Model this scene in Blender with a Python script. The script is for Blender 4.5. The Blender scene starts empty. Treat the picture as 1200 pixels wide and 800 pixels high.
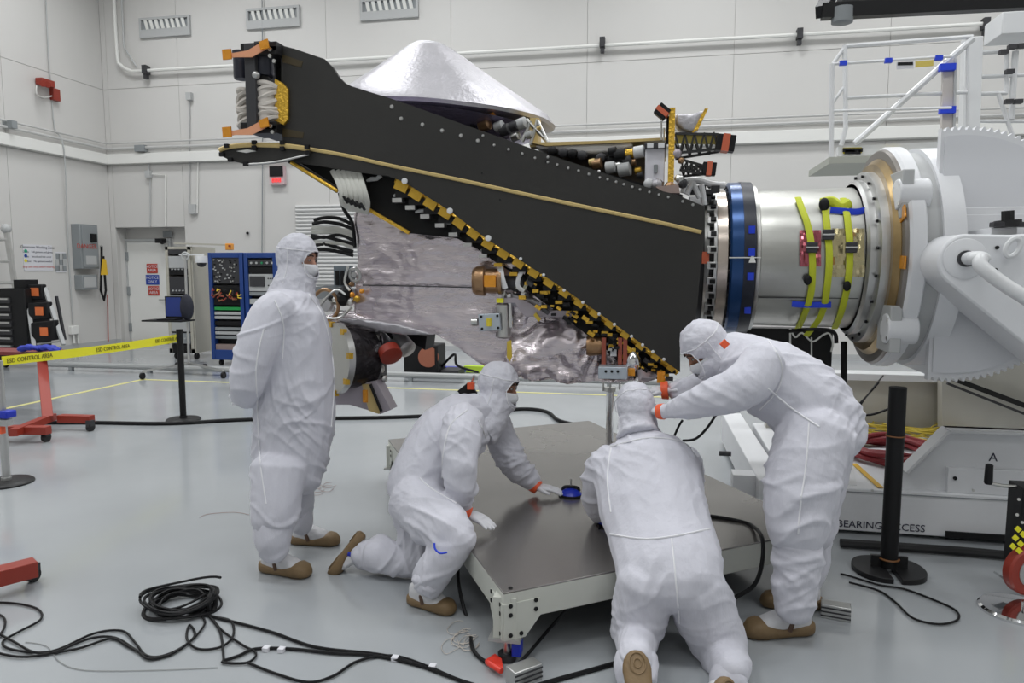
import bpy, bmesh, math, random
from mathutils import Vector, Matrix, noise
from mathutils.bvhtree import BVHTree
SC = bpy.context.scene
C = SC.collection
V = Vector
random.seed(7)
R = math.radians
# ---------------------------------------------------------------- camera
CAMH, YAW, FPX = 1.69, R(11.4), 850.0
PITCH = math.atan(84 / FPX)
cd = bpy.data.cameras.new('camera'); cam = bpy.data.objects.new('camera', cd); C.objects.link(cam)
cd.sensor_width = 36; cd.lens = FPX / 1200 * 36
cam.location = (0, 0, CAMH); cam.rotation_euler = (R(90) - PITCH, 0, YAW)
cd.clip_start = .05; cd.clip_end = 200
SC.camera = cam
# ---------------------------------------------------------------- world, lamps, exposure
w = bpy.data.worlds.new('world'); SC.world = w; w.use_nodes = True
w.node_tree.nodes['Background'].inputs[0].default_value = (.8, .85, .9, 1)
w.node_tree.nodes['Background'].inputs[1].default_value = .05
for ix, lx in enumerate((-9.5, -4.5, .5, 5.5)):
    for iy, ly in enumerate((-5, 1.0, 6.5, 11.5)):
        ld = bpy.data.lights.new('ceiling_lamp', 'AREA'); ld.shape = 'RECTANGLE'; ld.size = 2.4; ld.size_y = 1.2
        ld.energy = (68, 108, 118, 132)[iy]; ld.spread = R(160); ld.color = (.97, .985, 1)
        lo = bpy.data.objects.new('ceiling_lamp', ld); C.objects.link(lo); lo.location = (lx, ly, 8.8)
SC.view_settings.view_transform = 'Standard'; SC.view_settings.look = 'None'
SC.view_settings.exposure = 0.0; SC.view_settings.gamma = 1
# ---------------------------------------------------------------- points from the photo's rays
_M = cam.rotation_euler.to_matrix()
CX, CY, CZ = _M.col[0].copy(), _M.col[1].copy(), _M.col[2].copy()
O = V((0, 0, CAMH))
def ray(px, py): return _M @ V(((px - 600) / FPX, (400 - py) / FPX, -1))
def D(px, py, t): return O + ray(px, py) * t
def Yp(px, py, Y): r = ray(px, py); return O + r * (Y / r.y)
def Zp(px, py, z=0.0): r = ray(px, py); return O + r * ((z - CAMH) / r.z)
def Xp(px, py, X): r = ray(px, py); return O + r * (X / r.x)
def dirv(a, b, c): return (CX * a + CY * b + CZ * c).normalized()   # image right, image up, towards camera
# ---------------------------------------------------------------- materials
MATS = {}
def mat(name, col, rough=.5, metal=0., bump=0., bscale=20., var=0., vscale=3., spec=.5, stretch=None, emit=0., coat=0., alpha=1., trans=0., voro=False, rvar=0.):
    if name in MATS: return MATS[name]
    m = bpy.data.materials.new(name); m.use_nodes = True; nt = m.node_tree; b = nt.nodes['Principled BSDF']
    b.inputs['Base Color'].default_value = (*col, 1); b.inputs['Roughness'].default_value = rough
    b.inputs['Metallic'].default_value = metal; b.inputs['Specular IOR Level'].default_value = spec
    b.inputs['Coat Weight'].default_value = coat; b.inputs['Transmission Weight'].default_value = trans
    if emit: b.inputs['Emission Color'].default_value = (*col, 1); b.inputs['Emission Strength'].default_value = emit
    tc = nt.nodes.new('ShaderNodeTexCoord'); src = tc.outputs['Object']
    if stretch:
        mp = nt.nodes.new('ShaderNodeMapping'); mp.inputs['Scale'].default_value = stretch
        nt.links.new(src, mp.inputs[0]); src = mp.outputs[0]
    n = nt.nodes.new('ShaderNodeTexNoise'); n.inputs['Scale'].default_value = vscale; n.inputs['Detail'].default_value = 5
    nt.links.new(src, n.inputs[0])
    if var:
        cr = nt.nodes.new('ShaderNodeMapRange'); cr.inputs[1].default_value = .3; cr.inputs[2].default_value = .7
        cr.inputs[3].default_value = 1 - var; cr.inputs[4].default_value = 1 + var
        nt.links.new(n.outputs['Fac'], cr.inputs[0])
        mx = nt.nodes.new('ShaderNodeVectorMath'); mx.operation = 'SCALE'; mx.inputs[0].default_value = col
        nt.links.new(cr.outputs[0], mx.inputs['Scale']); nt.links.new(mx.outputs[0], b.inputs['Base Color'])
    if rvar:
        cr = nt.nodes.new('ShaderNodeMapRange'); cr.inputs[1].default_value = .3; cr.inputs[2].default_value = .7
        cr.inputs[3].default_value = rough - rvar; cr.inputs[4].default_value = rough + rvar
        nt.links.new(n.outputs['Fac'], cr.inputs[0]); nt.links.new(cr.outputs[0], b.inputs['Roughness'])
    if bump:
        if voro:
            n2 = nt.nodes.new('ShaderNodeTexVoronoi'); n2.inputs['Scale'].default_value = bscale; out = n2.outputs['Distance']
            dn = nt.nodes.new('ShaderNodeTexNoise'); dn.inputs['Scale'].default_value = bscale * .4
            ad = nt.nodes.new('ShaderNodeVectorMath'); ad.operation = 'MULTIPLY_ADD'; ad.inputs[1].default_value = (.3, .3, .3)
            nt.links.new(src, dn.inputs[0]); nt.links.new(dn.outputs['Color'], ad.inputs[0]); nt.links.new(src, ad.inputs[2])
            nt.links.new(ad.outputs[0], n2.inputs[0])
        else:
            n2 = nt.nodes.new('ShaderNodeTexNoise'); n2.inputs['Scale'].default_value = bscale; n2.inputs['Detail'].default_value = 4
            out = n2.outputs['Fac']; nt.links.new(src, n2.inputs[0])
        bp = nt.nodes.new('ShaderNodeBump'); bp.inputs['Strength'].default_value = bump; bp.inputs['Distance'].default_value = .02
        nt.links.new(out, bp.inputs['Height']); nt.links.new(bp.outputs[0], b.inputs['Normal'])
    MATS[name] = m; return m
wallw = mat('wall_paint', (.66, .65, .63), .45, var=.02, vscale=.6, bump=.04, bscale=3)
wallhi = mat('trim_paint', (.83, .83, .80), .4)
seamm = mat('panel_joint', (.56, .55, .53), .7)
white = mat('white_paint', (.72, .73, .74), .35, var=.03, vscale=4)
white2 = mat('machine_paint', (.78, .79, .81), .38, var=.03, vscale=3, bump=.05, bscale=12)
beige = mat('machine_beige', (.50, .49, .44), .5, var=.05, vscale=3)
black = mat('black_plastic', (.011, .011, .012), .5, spec=.25)
blackm = mat('black_metal', (.014, .014, .015), .4, spec=.3)
rubber = mat('black_rubber', (.012, .012, .013), .6)
cablem = mat('cable_sheath', (.007, .007, .008), .5, spec=.25)
steel = mat('brushed_steel', (.62, .62, .60), .3, metal=1, bump=.03, bscale=60, stretch=(1, 1, 8))
alu = mat('aluminium', (.55, .55, .54), .38, metal=.9, var=.06, vscale=6)
chrome = mat('chrome', (.75, .75, .76), .08, metal=1)
gray = mat('grey_paint', (.27, .29, .30), .45)
lgray = mat('light_grey', (.48, .49, .49), .5)
dgray = mat('dark_grey', (.05, .05, .054), .5, spec=.3)
red = mat('red_paint', (.30, .035, .02), .4)
redd = mat('red_hose', (.22, .015, .02), .5, bump=.3, bscale=80)
orange = mat('orange_tape', (.85, .12, .04), .5)
blue = mat('blue_plastic', (.01, .03, .45), .35)
bluet = mat('blue_tape', (.01, .05, .65), .5)
yellow = mat('yellow_tape', (.85, .80, .02), .45)
yline = mat('yellow_floor_tape', (.72, .68, .28), .5)
gold = mat('gold_film', (.75, .46, .06), .3, metal=.75, bump=.5, bscale=60)
goldtrim = mat('gold_trim', (.62, .47, .20), .4, metal=.3)
amber = mat('amber_film', (.80, .33, .03), .25, metal=.3, bump=.3, bscale=30)
# ---------------------------------------------------------------- mesh builder
def basis(d):
    d = d.normalized(); a = V((0, 0, 1)) if abs(d.z) < .9 else V((1, 0, 0))
    u = a.cross(d).normalized(); return u, d.cross(u)
class MB:
    def __init__(s): s.v = []; s.f = []
    def ring_loft(s, rings, cap=True, close=False):
        b = len(s.v); n = len(rings[0])
        for r in rings: s.v += [V(p) for p in r]
        m = len(rings)
        for i in range(m if close else m - 1):
            j = (i + 1) % m
            for k in range(n):
                l = (k + 1) % n
                s.f.append((b + i * n + k, b + i * n + l, b + j * n + l, b + j * n + k))
        if cap and not close:
            s.f.append(tuple(b + k for k in range(n))[::-1]); s.f.append(tuple(b + (m - 1) * n + k for k in range(n)))
        return s
    def box(s, a, b, rz=0., c=None):
        x0, y0, z0 = a; x1, y1, z1 = b; p = [(x0, y0), (x1, y0), (x1, y1), (x0, y1)]
        if rz:
            cx, cy = c or ((x0 + x1) / 2, (y0 + y1) / 2); q = math.cos(rz), math.sin(rz)
            p = [(cx + (x - cx) * q[0] - (y - cy) * q[1], cy + (x - cx) * q[1] + (y - cy) * q[0]) for x, y in p]
        return s.ring_loft([[(x, y, z0) for x, y in p], [(x, y, z1) for x, y in p]])
    def cbox(s, c, h, ax=None):      # centre, half sizes, axes
        ax = ax or (V((1, 0, 0)), V((0, 1, 0)), V((0, 0, 1))); c = V(c)
        P = lambda i, j, k: c + ax[0] * h[0] * i + ax[1] * h[1] * j + ax[2] * h[2] * k
        return s.ring_loft([[P(-1, -1, k), P(1, -1, k), P(1, 1, k), P(-1, 1, k)] for k in (-1, 1)])
    def beam(s, a, b, w, h, up=None):
        a, b = V(a), V(b); d = (b - a).normalized(); up = up or (V((0, 0, 1)) if abs(d.z) < .9 else V((0, 1, 0)))
        x = d.cross(up).normalized(); y = x.cross(d)
        q = [(-1, -1), (1, -1), (1, 1), (-1, 1)]
        return s.ring_loft([[p + x * w / 2 * i + y * h / 2 * j for i, j in q] for p in (a, b)])
    def prism(s, poly, off):         # poly: 3D points, off: vector
        off = V(off); return s.ring_loft([[V(p) for p in poly], [V(p) + off for p in poly]])
    def tube(s, pts, r, n=8, cap=True, close=False, flat=1., side=None):
        pts = [V(p) for p in pts]; m = len(pts); rings = []; pu = None
        for i, p in enumerate(pts):
            a = pts[(i - 1) % m] if (i or close) else p; b = pts[(i + 1) % m] if (i < m - 1 or close) else p
            d = (b - a)
            if d.length < 1e-9: d = V((0, 0, 1))
            d.normalize()
            if side is not None: u = (V(side) - d * d.dot(side)).normalized()
            elif pu is None: u = basis(d)[0]
            else:
                u = pu - d * d.dot(pu)
                u = u.normalized() if u.length > 1e-6 else basis(d)[0]
            pu = u; v = d.cross(u); rr = r[i] if isinstance(r, (list, tuple)) else r
            rings.append([p + (u * math.cos(2 * math.pi * k / n) + v * flat * math.sin(2 * math.pi * k / n)) * rr for k in range(n)])
        return s.ring_loft(rings, cap, close)
    def lathe(s, prof, o, axis, n=48, cap=True, a0=0, a1=None):  # prof: (distance along axis, radius)
        o = V(o); axis = V(axis).normalized(); u, v = basis(axis)
        return s.ring_loft([[o + axis * h + (u * math.cos(2 * math.pi * k / n) + v * math.sin(2 * math.pi * k / n)) * max(r, 1e-4) for k in range(n)] for h, r in prof], cap)
    def cyl(s, a, b, r, n=16): return s.tube([a, b], r, n)
    def ball(s, c, r, ax=None, n=14, m=9):
        c = V(c); r = (r, r, r) if not isinstance(r, (tuple, list)) else r
        ax = ax or (V((1, 0, 0)), V((0, 1, 0)), V((0, 0, 1))); rings = []
        for i in range(m + 1):
            th = math.pi * (i + .02) / (m + .04); z, q = -math.cos(th), math.sin(th)
            rings.append([c + ax[0] * r[0] * q * math.cos(2 * math.pi * k / n) + ax[1] * r[1] * q * math.sin(2 * math.pi * k / n) + ax[2] * r[2] * z for k in range(n)])
        return s.ring_loft(rings)
    def mesh(s, name):
        me = bpy.data.meshes.new(name); me.from_pydata([tuple(p) for p in s.v], [], s.f); me.update(); return me
    def build(s, name, m, parent=None, bevel=0., sharp=35, stuff=False, recalc=True):
        me = s.mesh(name)
        if recalc:
            bm = bmesh.new(); bm.from_mesh(me); bmesh.ops.recalc_face_normals(bm, faces=bm.faces); bm.to_mesh(me); bm.free()
        return finish(name, me, m, parent, bevel, sharp, stuff)
def finish(name, me, m, parent=None, bevel=0., sharp=35, stuff=False):
    me.polygons.foreach_set('use_smooth', [True] * len(me.polygons)); me.set_sharp_from_angle(angle=R(sharp))
    o = bpy.data.objects.new(name, me); C.objects.link(o)
    if m: me.materials.append(m)
    if bevel:
        md = o.modifiers.new('bevel', 'BEVEL'); md.width = bevel; md.segments = 2; md.limit_method = 'ANGLE'; md.angle_limit = R(40)
    if parent: adopt(o, parent)
    if stuff: o['kind'] = 'stuff'
    return o
def wloc(o):
    p = V(o.location); q = o.parent
    while q: p += V(q.location); q = q.parent
    return p
def adopt(o, parent):
    o.parent = parent; o.location = -wloc(parent)
def tag(o, label, cat, group=None):
    o['label'] = label; o['category'] = cat
    if group: o['group'] = group
    return o
def thing(name, label, cat, loc=(0, 0, 0), group=None):
    o = bpy.data.objects.new(name, None); C.objects.link(o); o.location = loc; o.empty_display_size = .1
    return tag(o, label, cat, group)
def struct(o): o['kind'] = 'structure'; return o
def dup(root, delta, label=None):
    def cp(o, par):
        c = o.copy(); C.objects.link(c); c.parent = par
        for ch in list(o.children): cp(ch, c)
        return c
    r = cp(root, None); r.location = V(root.location) + V(delta)
    if label: r['label'] = label
    return r
def spline(pts, n=6, close=False):
    pts = [V(p) for p in pts]; out = []; m = len(pts)
    for i in range(m if close else m - 1):
        g = lambda k: pts[k % m] if close else pts[max(0, min(m - 1, k))]
        p0, p1, p2, p3 = g(i - 1), g(i), g(i + 1), g(i + 2)
        for j in range(n):
            t = j / n
            out.append(.5 * ((2 * p1) + (p2 - p0) * t + (2 * p0 - 5 * p1 + 4 * p2 - p3) * t * t + (3 * p1 - p0 - 3 * p2 + p3) * t ** 3))
    if not close: out.append(pts[-1])
    return out
def text(s, origin, size, xdir, ydir, m, parent=None, name='lettering', ext=.001, align='CENTER'):
    cu = bpy.data.curves.new('t', 'FONT'); cu.body = s; cu.size = size; cu.extrude = ext; cu.align_x = align; cu.align_y = 'CENTER'
    cu.resolution_u = 2
    o = bpy.data.objects.new('t', cu); C.objects.link(o); dg = bpy.context.evaluated_depsgraph_get()
    me = bpy.data.meshes.new_from_object(o.evaluated_get(dg)); bpy.data.objects.remove(o)
    x = V(xdir).normalized(); y = V(ydir).normalized(); z = x.cross(y)
    for v in me.vertices: v.co = V(origin) + x * v.co.x + y * v.co.y + z * v.co.z
    me.name = name; me.materials.clear()
    return finish(name, me, m, parent)
def voxel(mb, vs, smooth=4, name='m', fac=.5):
    me = mb.mesh(name); bm = bmesh.new(); bm.from_mesh(me); bmesh.ops.recalc_face_normals(bm, faces=bm.faces); bm.to_mesh(me); bm.free()
    o = bpy.data.objects.new('tmp', me); C.objects.link(o)
    md = o.modifiers.new('r', 'REMESH'); md.mode = 'VOXEL'; md.voxel_size = vs; md.use_smooth_shade = True
    if smooth:
        sm = o.modifiers.new('s', 'SMOOTH'); sm.factor = fac; sm.iterations = smooth
    dg = bpy.context.evaluated_depsgraph_get(); r = bpy.data.meshes.new_from_object(o.evaluated_get(dg)); bpy.data.objects.remove(o)
    r.name = name; return r
# ================================================================ SETTING
WX, WY, XR, YF, HC = -12.3, 14.6, 9.5, -8.0, 9.0
fm = mat('epoxy_floor', (.365, .385, .40), .15, var=.05, vscale=.8, spec=.55, bump=.03, bscale=2.5, rvar=.05)
struct(MB().box((WX, YF, -.1), (XR, WY, 0)).build('floor', fm))
struct(MB().box((WX, YF, HC), (XR, WY, HC + .1)).build('ceiling', wallhi))
struct(MB().box((XR, YF, 0), (XR + .1, WY, HC)).build('wall_right', wallw))
struct(MB().box((WX, YF - .1, 0), (XR, YF, HC)).build('wall_front', wallw))
# back wall: backing with an opening for the door recess, panels on top
DX0, DX1, DH = -11.75, -9.75, 2.42
dx0 = Yp(137, 300, WY).x; dx1 = Yp(218, 300, WY).x; dz = Yp(180, 266, WY).z
RD = .35
b = MB(); b.box((WX - .1, WY + .02, 0), (dx0, WY + .12, HC)); b.box((dx1, WY + .02, 0), (XR, WY + .12, HC)); b.box((dx0, WY + .02, dz), (dx1, WY + .12, HC))
wb = struct(b.build('wall_back', seamm))
b = MB(); b.box((dx0 - .1, WY + .12, 0), (dx0, WY + RD + .1, dz)); b.box((dx1, WY + .12, 0), (dx1 + .1, WY + RD + .1, dz)); b.box((dx0, WY + RD, 0), (dx1, WY + RD + .1, dz)); b.box((dx0 - .1, WY + .12, dz), (dx1 + .1, WY + RD + .1, dz + .1))
o = b.build('door_recess', wallw, wb)
zl = [0, 4.03, Yp(125, 105, WY).z, 9.0]
xs = [WX, dx0, dx1, -6.9, -4.2, -1.45, 1.3, 4.0, 6.8, XR]
for i in range(len(xs) - 1):
    for k in range(3):
        z0 = dz if (i == 1 and k == 0) else zl[k]
        MB().box((xs[i] + .003, WY, z0 + .003), (xs[i + 1] - .003, WY + .02, zl[k + 1] - .006)).build('wall_panel', wallw, wb)
wl = struct(MB().box((WX - .12, YF, 0), (WX - .02, WY + .1, HC)).build('wall_left', seamm))
ys = [YF, -3, 2, 6.2, 9.4, 12.0, WY]
for i in range(6):
    for k in range(3):
        MB().box((WX - .02, ys[i] + .004, zl[k] + .003), (WX, ys[i + 1] - .004, zl[k + 1] - .006)).build('wall_panel', wallw, wl)
# bright ledge band
zb = Yp(130, 187, WY).z
zt0, zt1 = Yp(700, 163, WY).z, Yp(700, 154, WY).z
struct(MB().box((WX, WY - .12, zb - .12), (XR, WY, zb + .10)).build('trim_1', wallhi, bevel=.01))
struct(MB().box((WX, YF, zb - .12), (WX + .12, WY - .12, zb + .10)).build('trim_2', wallhi, bevel=.01))
struct(MB().box((WX, WY - .015, 0), (dx0, WY, .1)).box((dx1, WY - .015, 0), (XR, WY, .1)).build('baseboard_back', lgray))
struct(MB().box((WX, YF, 0), (WX + .015, WY - .015, .1)).build('baseboard_left', lgray))
# floor lines of tape
def floorline(a, b_, wd, nm, lab):
    a, b_ = V(a), V(b_); a.z = b_.z = .002
    tag(MB().beam(a, b_, wd, .003).build('floor_tape', yline), lab, 'tape')
floorline(Zp(0, 480), Zp(170, 444), .07, '', 'yellow floor tape line running from the left toward the beige rack')
floorline(Zp(164, 444.5), V((4, Zp(164, 444.5).y, 0)), .06, '', 'long pale yellow floor tape line along the far floor rail')
# door
dl, dr = Yp(153, 340, WY + RD).x, Yp(202, 340, WY + RD).x; dtop = Yp(170, 283, WY + RD).z
d1 = struct(MB().box((dl, WY + RD - .05, .02), (dr, WY + RD, dtop)).build('door_1', wallhi, bevel=.005))
b = MB()
for x0, x1, z0, z1 in ((dl - .06, dl, 0, dtop + .06), (dr, dr + .06, 0, dtop + .06), (dl, dr, dtop, dtop + .06)): b.box((x0, WY + RD - .08, z0), (x1, WY + RD, z1))
b.build('door_frame', lgray, d1)
for z in (.35, 1.2, 2.0): MB().box((dl - .02, WY + RD - .095, z - .1), (dl + .03, WY + RD - .05, z + .1)).build('hinge', gray, d1)
MB().cyl((dr - .12, WY + RD - .05, 1.0), (dr - .12, WY + RD - .14, 1.0), .02).box((dr - .26, WY + RD - .15, .985), (dr - .1, WY + RD - .13, 1.015)).build('door_handle', steel, d1)
def plate(name, label, cat, p0, p1, m, lines, th=.012, axis='y', tm=None, fs=None):
    """thin sign between opposite pixel corners, p0 and p1 3D, lines (text, rel height, size)"""
    a, c = V(p0), V(p1); t = thing(name, label, cat, (a + c) / 2)
    if axis == 'y':
        MB().box((a.x, a.y - th, min(a.z, c.z)), (c.x, a.y, max(a.z, c.z))).build('board', m, t)
        for s, rz, sz, tmat in lines: text(s, V(((a.x + c.x) / 2, a.y - th - .001, c.z + (a.z - c.z) * rz)), sz, (1, 0, 0), (0, 0, 1), tmat, t)
    else:
        MB().box((a.x, a.y, min(a.z, c.z)), (a.x + th, c.y, max(a.z, c.z))).build('board', m, t)
        for s, rz, sz, tmat in lines: text(s, V((a.x + th + .001, (a.y + c.y) / 2, c.z + (a.z - c.z) * rz)), sz, (0, 1, 0), (0, 0, 1), tmat, t)
    return t
signred = mat('sign_red', (.5, .05, .03), .5); signblue = mat('sign_blue', (.02, .06, .35), .5); paper = mat('sign_white', (.72, .72, .76), .5)
ink = mat('dark_ink', (.03, .03, .06), .6)
YD = WY + RD - .05
plate('door_sign', 'red notice on the white door, above the blue one', 'sign', Yp(172, 309, YD), Yp(185, 320, YD), signred, [('NOTICE', .7, .09, paper), ('AREA', .3, .09, paper)])
plate('door_sign', 'blue notice on the white door between two red ones', 'sign', Yp(171, 322, YD), Yp(187, 333.5, YD), signblue, [('NOTICE', .7, .09, paper), ('ONLY', .3, .09, paper)])
plate('door_sign', 'red notice on the white door, below the blue one', 'sign', Yp(174, 335, YD), Yp(187, 346, YD), signred, [('NOTICE', .7, .09, paper), ('AREA', .3, .09, paper)])
plate('door_sign', 'small grey box sign above the white door', 'sign', Yp(191, 271, YD), Yp(202, 278, YD), gray, [])
t = tag(MB().cyl(Yp(190, 283, YD - .2), Yp(190, 283, YD), .06).cbox(Yp(188, 282, YD - .2), (.09, .07, .05)).build('camera', black), 'small black camera over the white door corner', 'camera')
t.name = 'security_camera'
# signs on the left wall
t = plate('wall_sign', 'white cleanroom rules sign with green, blue and yellow dots on left wall', 'sign', Xp(26, 286, WX), Xp(62, 317, WX), paper, [('Cleanroom Working Zone', .9, .075, ink), ('Green    Full garment and gloves', .72, .055, ink), ('Blue    Smock and hair cover', .54, .055, ink), ('Yellow    No garment needed', .36, .055, ink), ('Stop and check before entering', .15, .06, signred)], axis='x')
for q, (n_, c_) in enumerate((('green', (.02, .35, .2)), ('blue', (.01, .05, .3)), ('yellow', (.8, .7, .05)))):
    p = Xp(29.5, 294 + q * 5.6, WX); MB().cyl(p, p + V((.016, 0, 0)), .035).build('colour_dot', mat('dot_' + n_, c_, .5), t)
t = plate('wall_sign', 'smaller white sheet of gowning pictures on left wall', 'sign', Xp(64, 295, WX), Xp(77.5, 319, WX), paper, [], axis='x')
for i in range(3):
    for j in range(3):
        p = Xp(67 + i * 4, 300 + j * 7, WX); MB().box((WX, p.y - .05, p.z - .06), (WX + .014, p.y + .05, p.z + .06)).build('picture', lgray if (i + j) % 2 else gray, t)
# electrical cabinet
def wallbox(name, label, cat, x0, y0, x1, y1, dep, m):
    a, c = Xp(x0, y0, WX + dep), Xp(x1, y1, WX + dep); t = thing(name, label, cat, ((a + c) / 2))
    MB().box((WX + .002, a.y, c.z), (WX + dep, c.y, a.z)).build('body', m, t, bevel=.01)
    return t, a, c
t, a, c = wallbox('electrical_cabinet', 'tall grey electrical disconnect cabinet on left wall', 'cabinet', 93, 262, 117, 315, .22, gray)
MB().box((WX + .22, a.y + .04, c.z + .04), (WX + .24, c.y - .04, a.z - .04)).build('door', gray, t, bevel=.005)
MB().box((WX + .24, c.y - .25, (a.z + c.z) / 2 + .1), (WX + .28, c.y - .1, (a.z + c.z) / 2 + .28)).build('handle', black, t)
text('DANGER', (WX + .243, (a.y + c.y) / 2 - .1, (a.z + c.z) / 2), .14, (0, 1, 0), (0, 0, 1), signred, t)
MB().box((WX + .24, (a.y + c.y) / 2 - .15, c.z + .1), (WX + .245, (a.y + c.y) / 2 + .15, c.z + .28)).build('sticker', lgray, t)
t, a, c = wallbox('junction_box', 'squat grey box with blue edge under the electrical cabinet', 'box', 96, 322, 115, 339, .2, gray)
MB().box((WX + .2, a.y + .05, c.z + .05), (WX + .21, c.y - .05, a.z - .05)).build('cover', lgray, t)
t = thing('hanging_straps', 'black and yellow straps hanging beside the electrical cabinet', 'strap', Xp(121, 310, WX + .2))
MB().tube([Xp(x, y, WX + .22) for x, y in ((119, 288), (119, 310), (118, 340), (122, 352), (124, 340), (121, 300))], .025, 6).build('strap', black, t)
MB().prism([Xp(x, y, WX + .28) for x, y in ((120, 303), (123, 304), (125, 322), (118, 322))], (.03, 0, 0)).build('yellow_pouch', mat('pouch_yellow', (.8, .5, .03), .5), t)
MB().cyl(Xp(119, 288, WX), Xp(119, 288, WX + .25), .02).build('hook', steel, t)
t = tag(MB().tube([Xp(126, 345, WX + .03), Xp(127, 400, WX + .03)], .01, 6).build('drop_cord', signred), 'thin red cord hanging on the left wall under the straps', 'cord')
t, a, c = wallbox('outlet_box', 'small white outlet box low on the left wall', 'outlet', 84, 382, 93, 391, .1, wallhi)
tag(MB().cyl(Xp(86, 391, WX + .05), Xp(87, 402, WX + .05) , .02).cyl(Xp(91, 391, WX + .05), Xp(92, 402, WX + .05), .02).build('conduit', wallhi), 'pair of short white conduits below the outlet box', 'pipe')
# cable down left wall with red alarm
tag(MB().tube(spline([Xp(53, -20, WX + .03), Xp(57, 70, WX + .03), Xp(60, 100, WX + .03), Xp(64, 150, WX + .03), Xp(75, 175, WX + .14), Xp(80, 290, WX + .03), Xp(86, 385, WX + .03)], 4), .013, 6).build('wall_cable', lgray), 'thin grey cable running down the left wall past the red alarm', 'cable')
t = thing('fire_alarm', 'small red horn and strobe on the left wall', 'alarm', Xp(53, 100, WX))
MB().cbox(Xp(53, 97, WX + .1), (.08, .16, .065)).build('horn', red, t, bevel=.01)
MB().cyl(Xp(50, 98, WX + .2), Xp(50, 98, WX + .3), .06).cyl(Xp(56, 99, WX + .2), Xp(56, 99, WX + .27), .06).build('bell', red, t)
MB().cbox(Xp(64.5, 111, WX + .05), (.05, .09, .12)).build('pull_box', red, t, bevel=.01)
MB().tube(spline([Xp(43, 100, WX + .05), Xp(43, 110, WX + .05), Xp(52, 114, WX + .05), Xp(62, 112, WX + .05)], 4), .015, 6).build('lead', wallhi, t)
# grey pipe pair just above ledge on both walls
def hz(px, py): return Yp(px, py, WY).z
zp_ = zb + .22
tag(MB().tube([(WX + .1, YF + .03, zp_), (WX + .1, WY - .1, zp_), (XR - .03, WY - .1, zp_)], .028, 8).tube([(WX + .1, YF + .03, zp_ + .12), (WX + .1, WY - .1, zp_ + .12), (XR - .03, WY - .1, zp_ + .12)], .02, 8).build('pipe_run', mat('pipe_grey', (.55, .55, .54), .4)), 'pair of pale grey pipes just above the wall ledge', 'pipe')
for i, (px, py) in enumerate(((165, 174), (11, 146))):
    p = Yp(px, py, WY - .1) if i == 0 else Xp(px, py, WX + .1)
    tag(MB().cbox(p, (.12, .06, .07)).build('pipe_clamp', gray), ['grey clamp box on the wall pipes right of the corner', 'grey clamp box on the left wall pipes'][i], 'clamp')
# upper white pipe with drop
zq = Yp(230, 79, WY - .12).z; xq = Yp(136, 40, WY - .12).x
up = [(xq, WY - .12, HC), (xq, WY - .12, zq + .5), (xq + .08, WY - .12, zq + .15), (xq + .35, WY - .12, zq), (3, WY - .12, Yp(900, 43, WY - .12).z), (XR, WY - .12, Yp(1175, 27, WY - .12).z)]
t = thing('white_pipe', 'long white sprinkler pipe running high across the back wall', 'pipe', up[3])
MB().tube(spline(up[:4], 5) + [V(p) for p in up[4:]], .035, 8).build('pipe', wallhi, t)
MB().tube([V(p) + V((.16, .03, .04)) for p in (up[0], up[1])] + [V(up[3]) + V((.1, .03, .1))], .02, 6).build('side_pipe', lgray, t)
for px, py in ((171, 82), (706, 50), (937, 40), (1155, 28)):
    p = Yp(px, py, WY - .12); MB().cbox(p, (.05, .08, .09)).cbox(p - V((0, 0, .13)), (.035, .05, .06)).build('clamp', dgray, t)
# vents
for i, (x0, y0, x1, y1) in enumerate(((165, 23, 224, 44), (290, 12, 352, 34), (423, 1, 491, 24))):
    a, c = Yp(x0, (y0 + y1) / 2 + .5, WY), Yp(x1, (y0 + y1) / 2 - 3, WY); zc = a.z; h = .21
    t = thing('wall_vent', ['white louvred vent nearest the room corner, high on back wall', 'white louvred vent above the orange taped panel tip, middle of three', 'white louvred vent left of the silver cone, rightmost of three'][i], 'vent', (a + c) / 2, 'vents high on the back wall')
    b = MB()
    for q in ((a.x, a.x + .05, zc - h, zc + h), (c.x - .05, c.x, zc - h, zc + h), (a.x + .05, c.x - .05, zc + h - .05, zc + h), (a.x + .05, c.x - .05, zc - h, zc - h + .17)): b.box((q[0], WY - .06, q[2]), (q[1], WY, q[3]))
    b.build('frame', lgray, t); MB().box((a.x + .05, WY - .012, zc - h + .17), (c.x - .05, WY - .004, zc + h - .05)).build('backing', gray, t)
    n = 8
    for k in range(n):
        x = a.x + .1 + (c.x - a.x - .2) * (k + .5) / n; MB().prism([(x - .055, WY - .05, zc + h - .05), (x + .02, WY - .05, zc + h - .05), (x + .055, WY - .02, zc - h + .17), (x - .02, WY - .02, zc - h + .17)], (0, .012, 0)).build('slat', wallhi, t)
# small conduit drops on back wall
def conduit(pts, label, r=.014, m=None, box=None):
    t = thing('wall_conduit', label, 'conduit', Yp(*pts[0], WY - .03))
    MB().tube([Yp(x, y, WY - .03) for x, y in pts], r, 6).build('pipe', m or lgray, t)
    for (x, y, s) in (box or []): MB().cbox(Yp(x, y, WY - .05), (s, .05, s * 1.3)).build('junction_box', lgray, t)
conduit([(222, 112), (222, 240)], 'thin conduit dropping from a small grey box right of the corner', box=[(222, 113, .06), (226, 245, .08)])
conduit([(175, 178), (174, 207), (176, 207), (176, 265)], 'pale conduit drop with small elbow box above the door recess left side', box=[(174, 204, .06)])
conduit([(178, 204), (194, 205), (194, 265)], 'pale conduit looping right above the door recess', m=wallhi)
conduit([(237, 178), (232, 190), (231, 250)], 'white hose drop on back wall between two conduits', m=wallhi)
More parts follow.
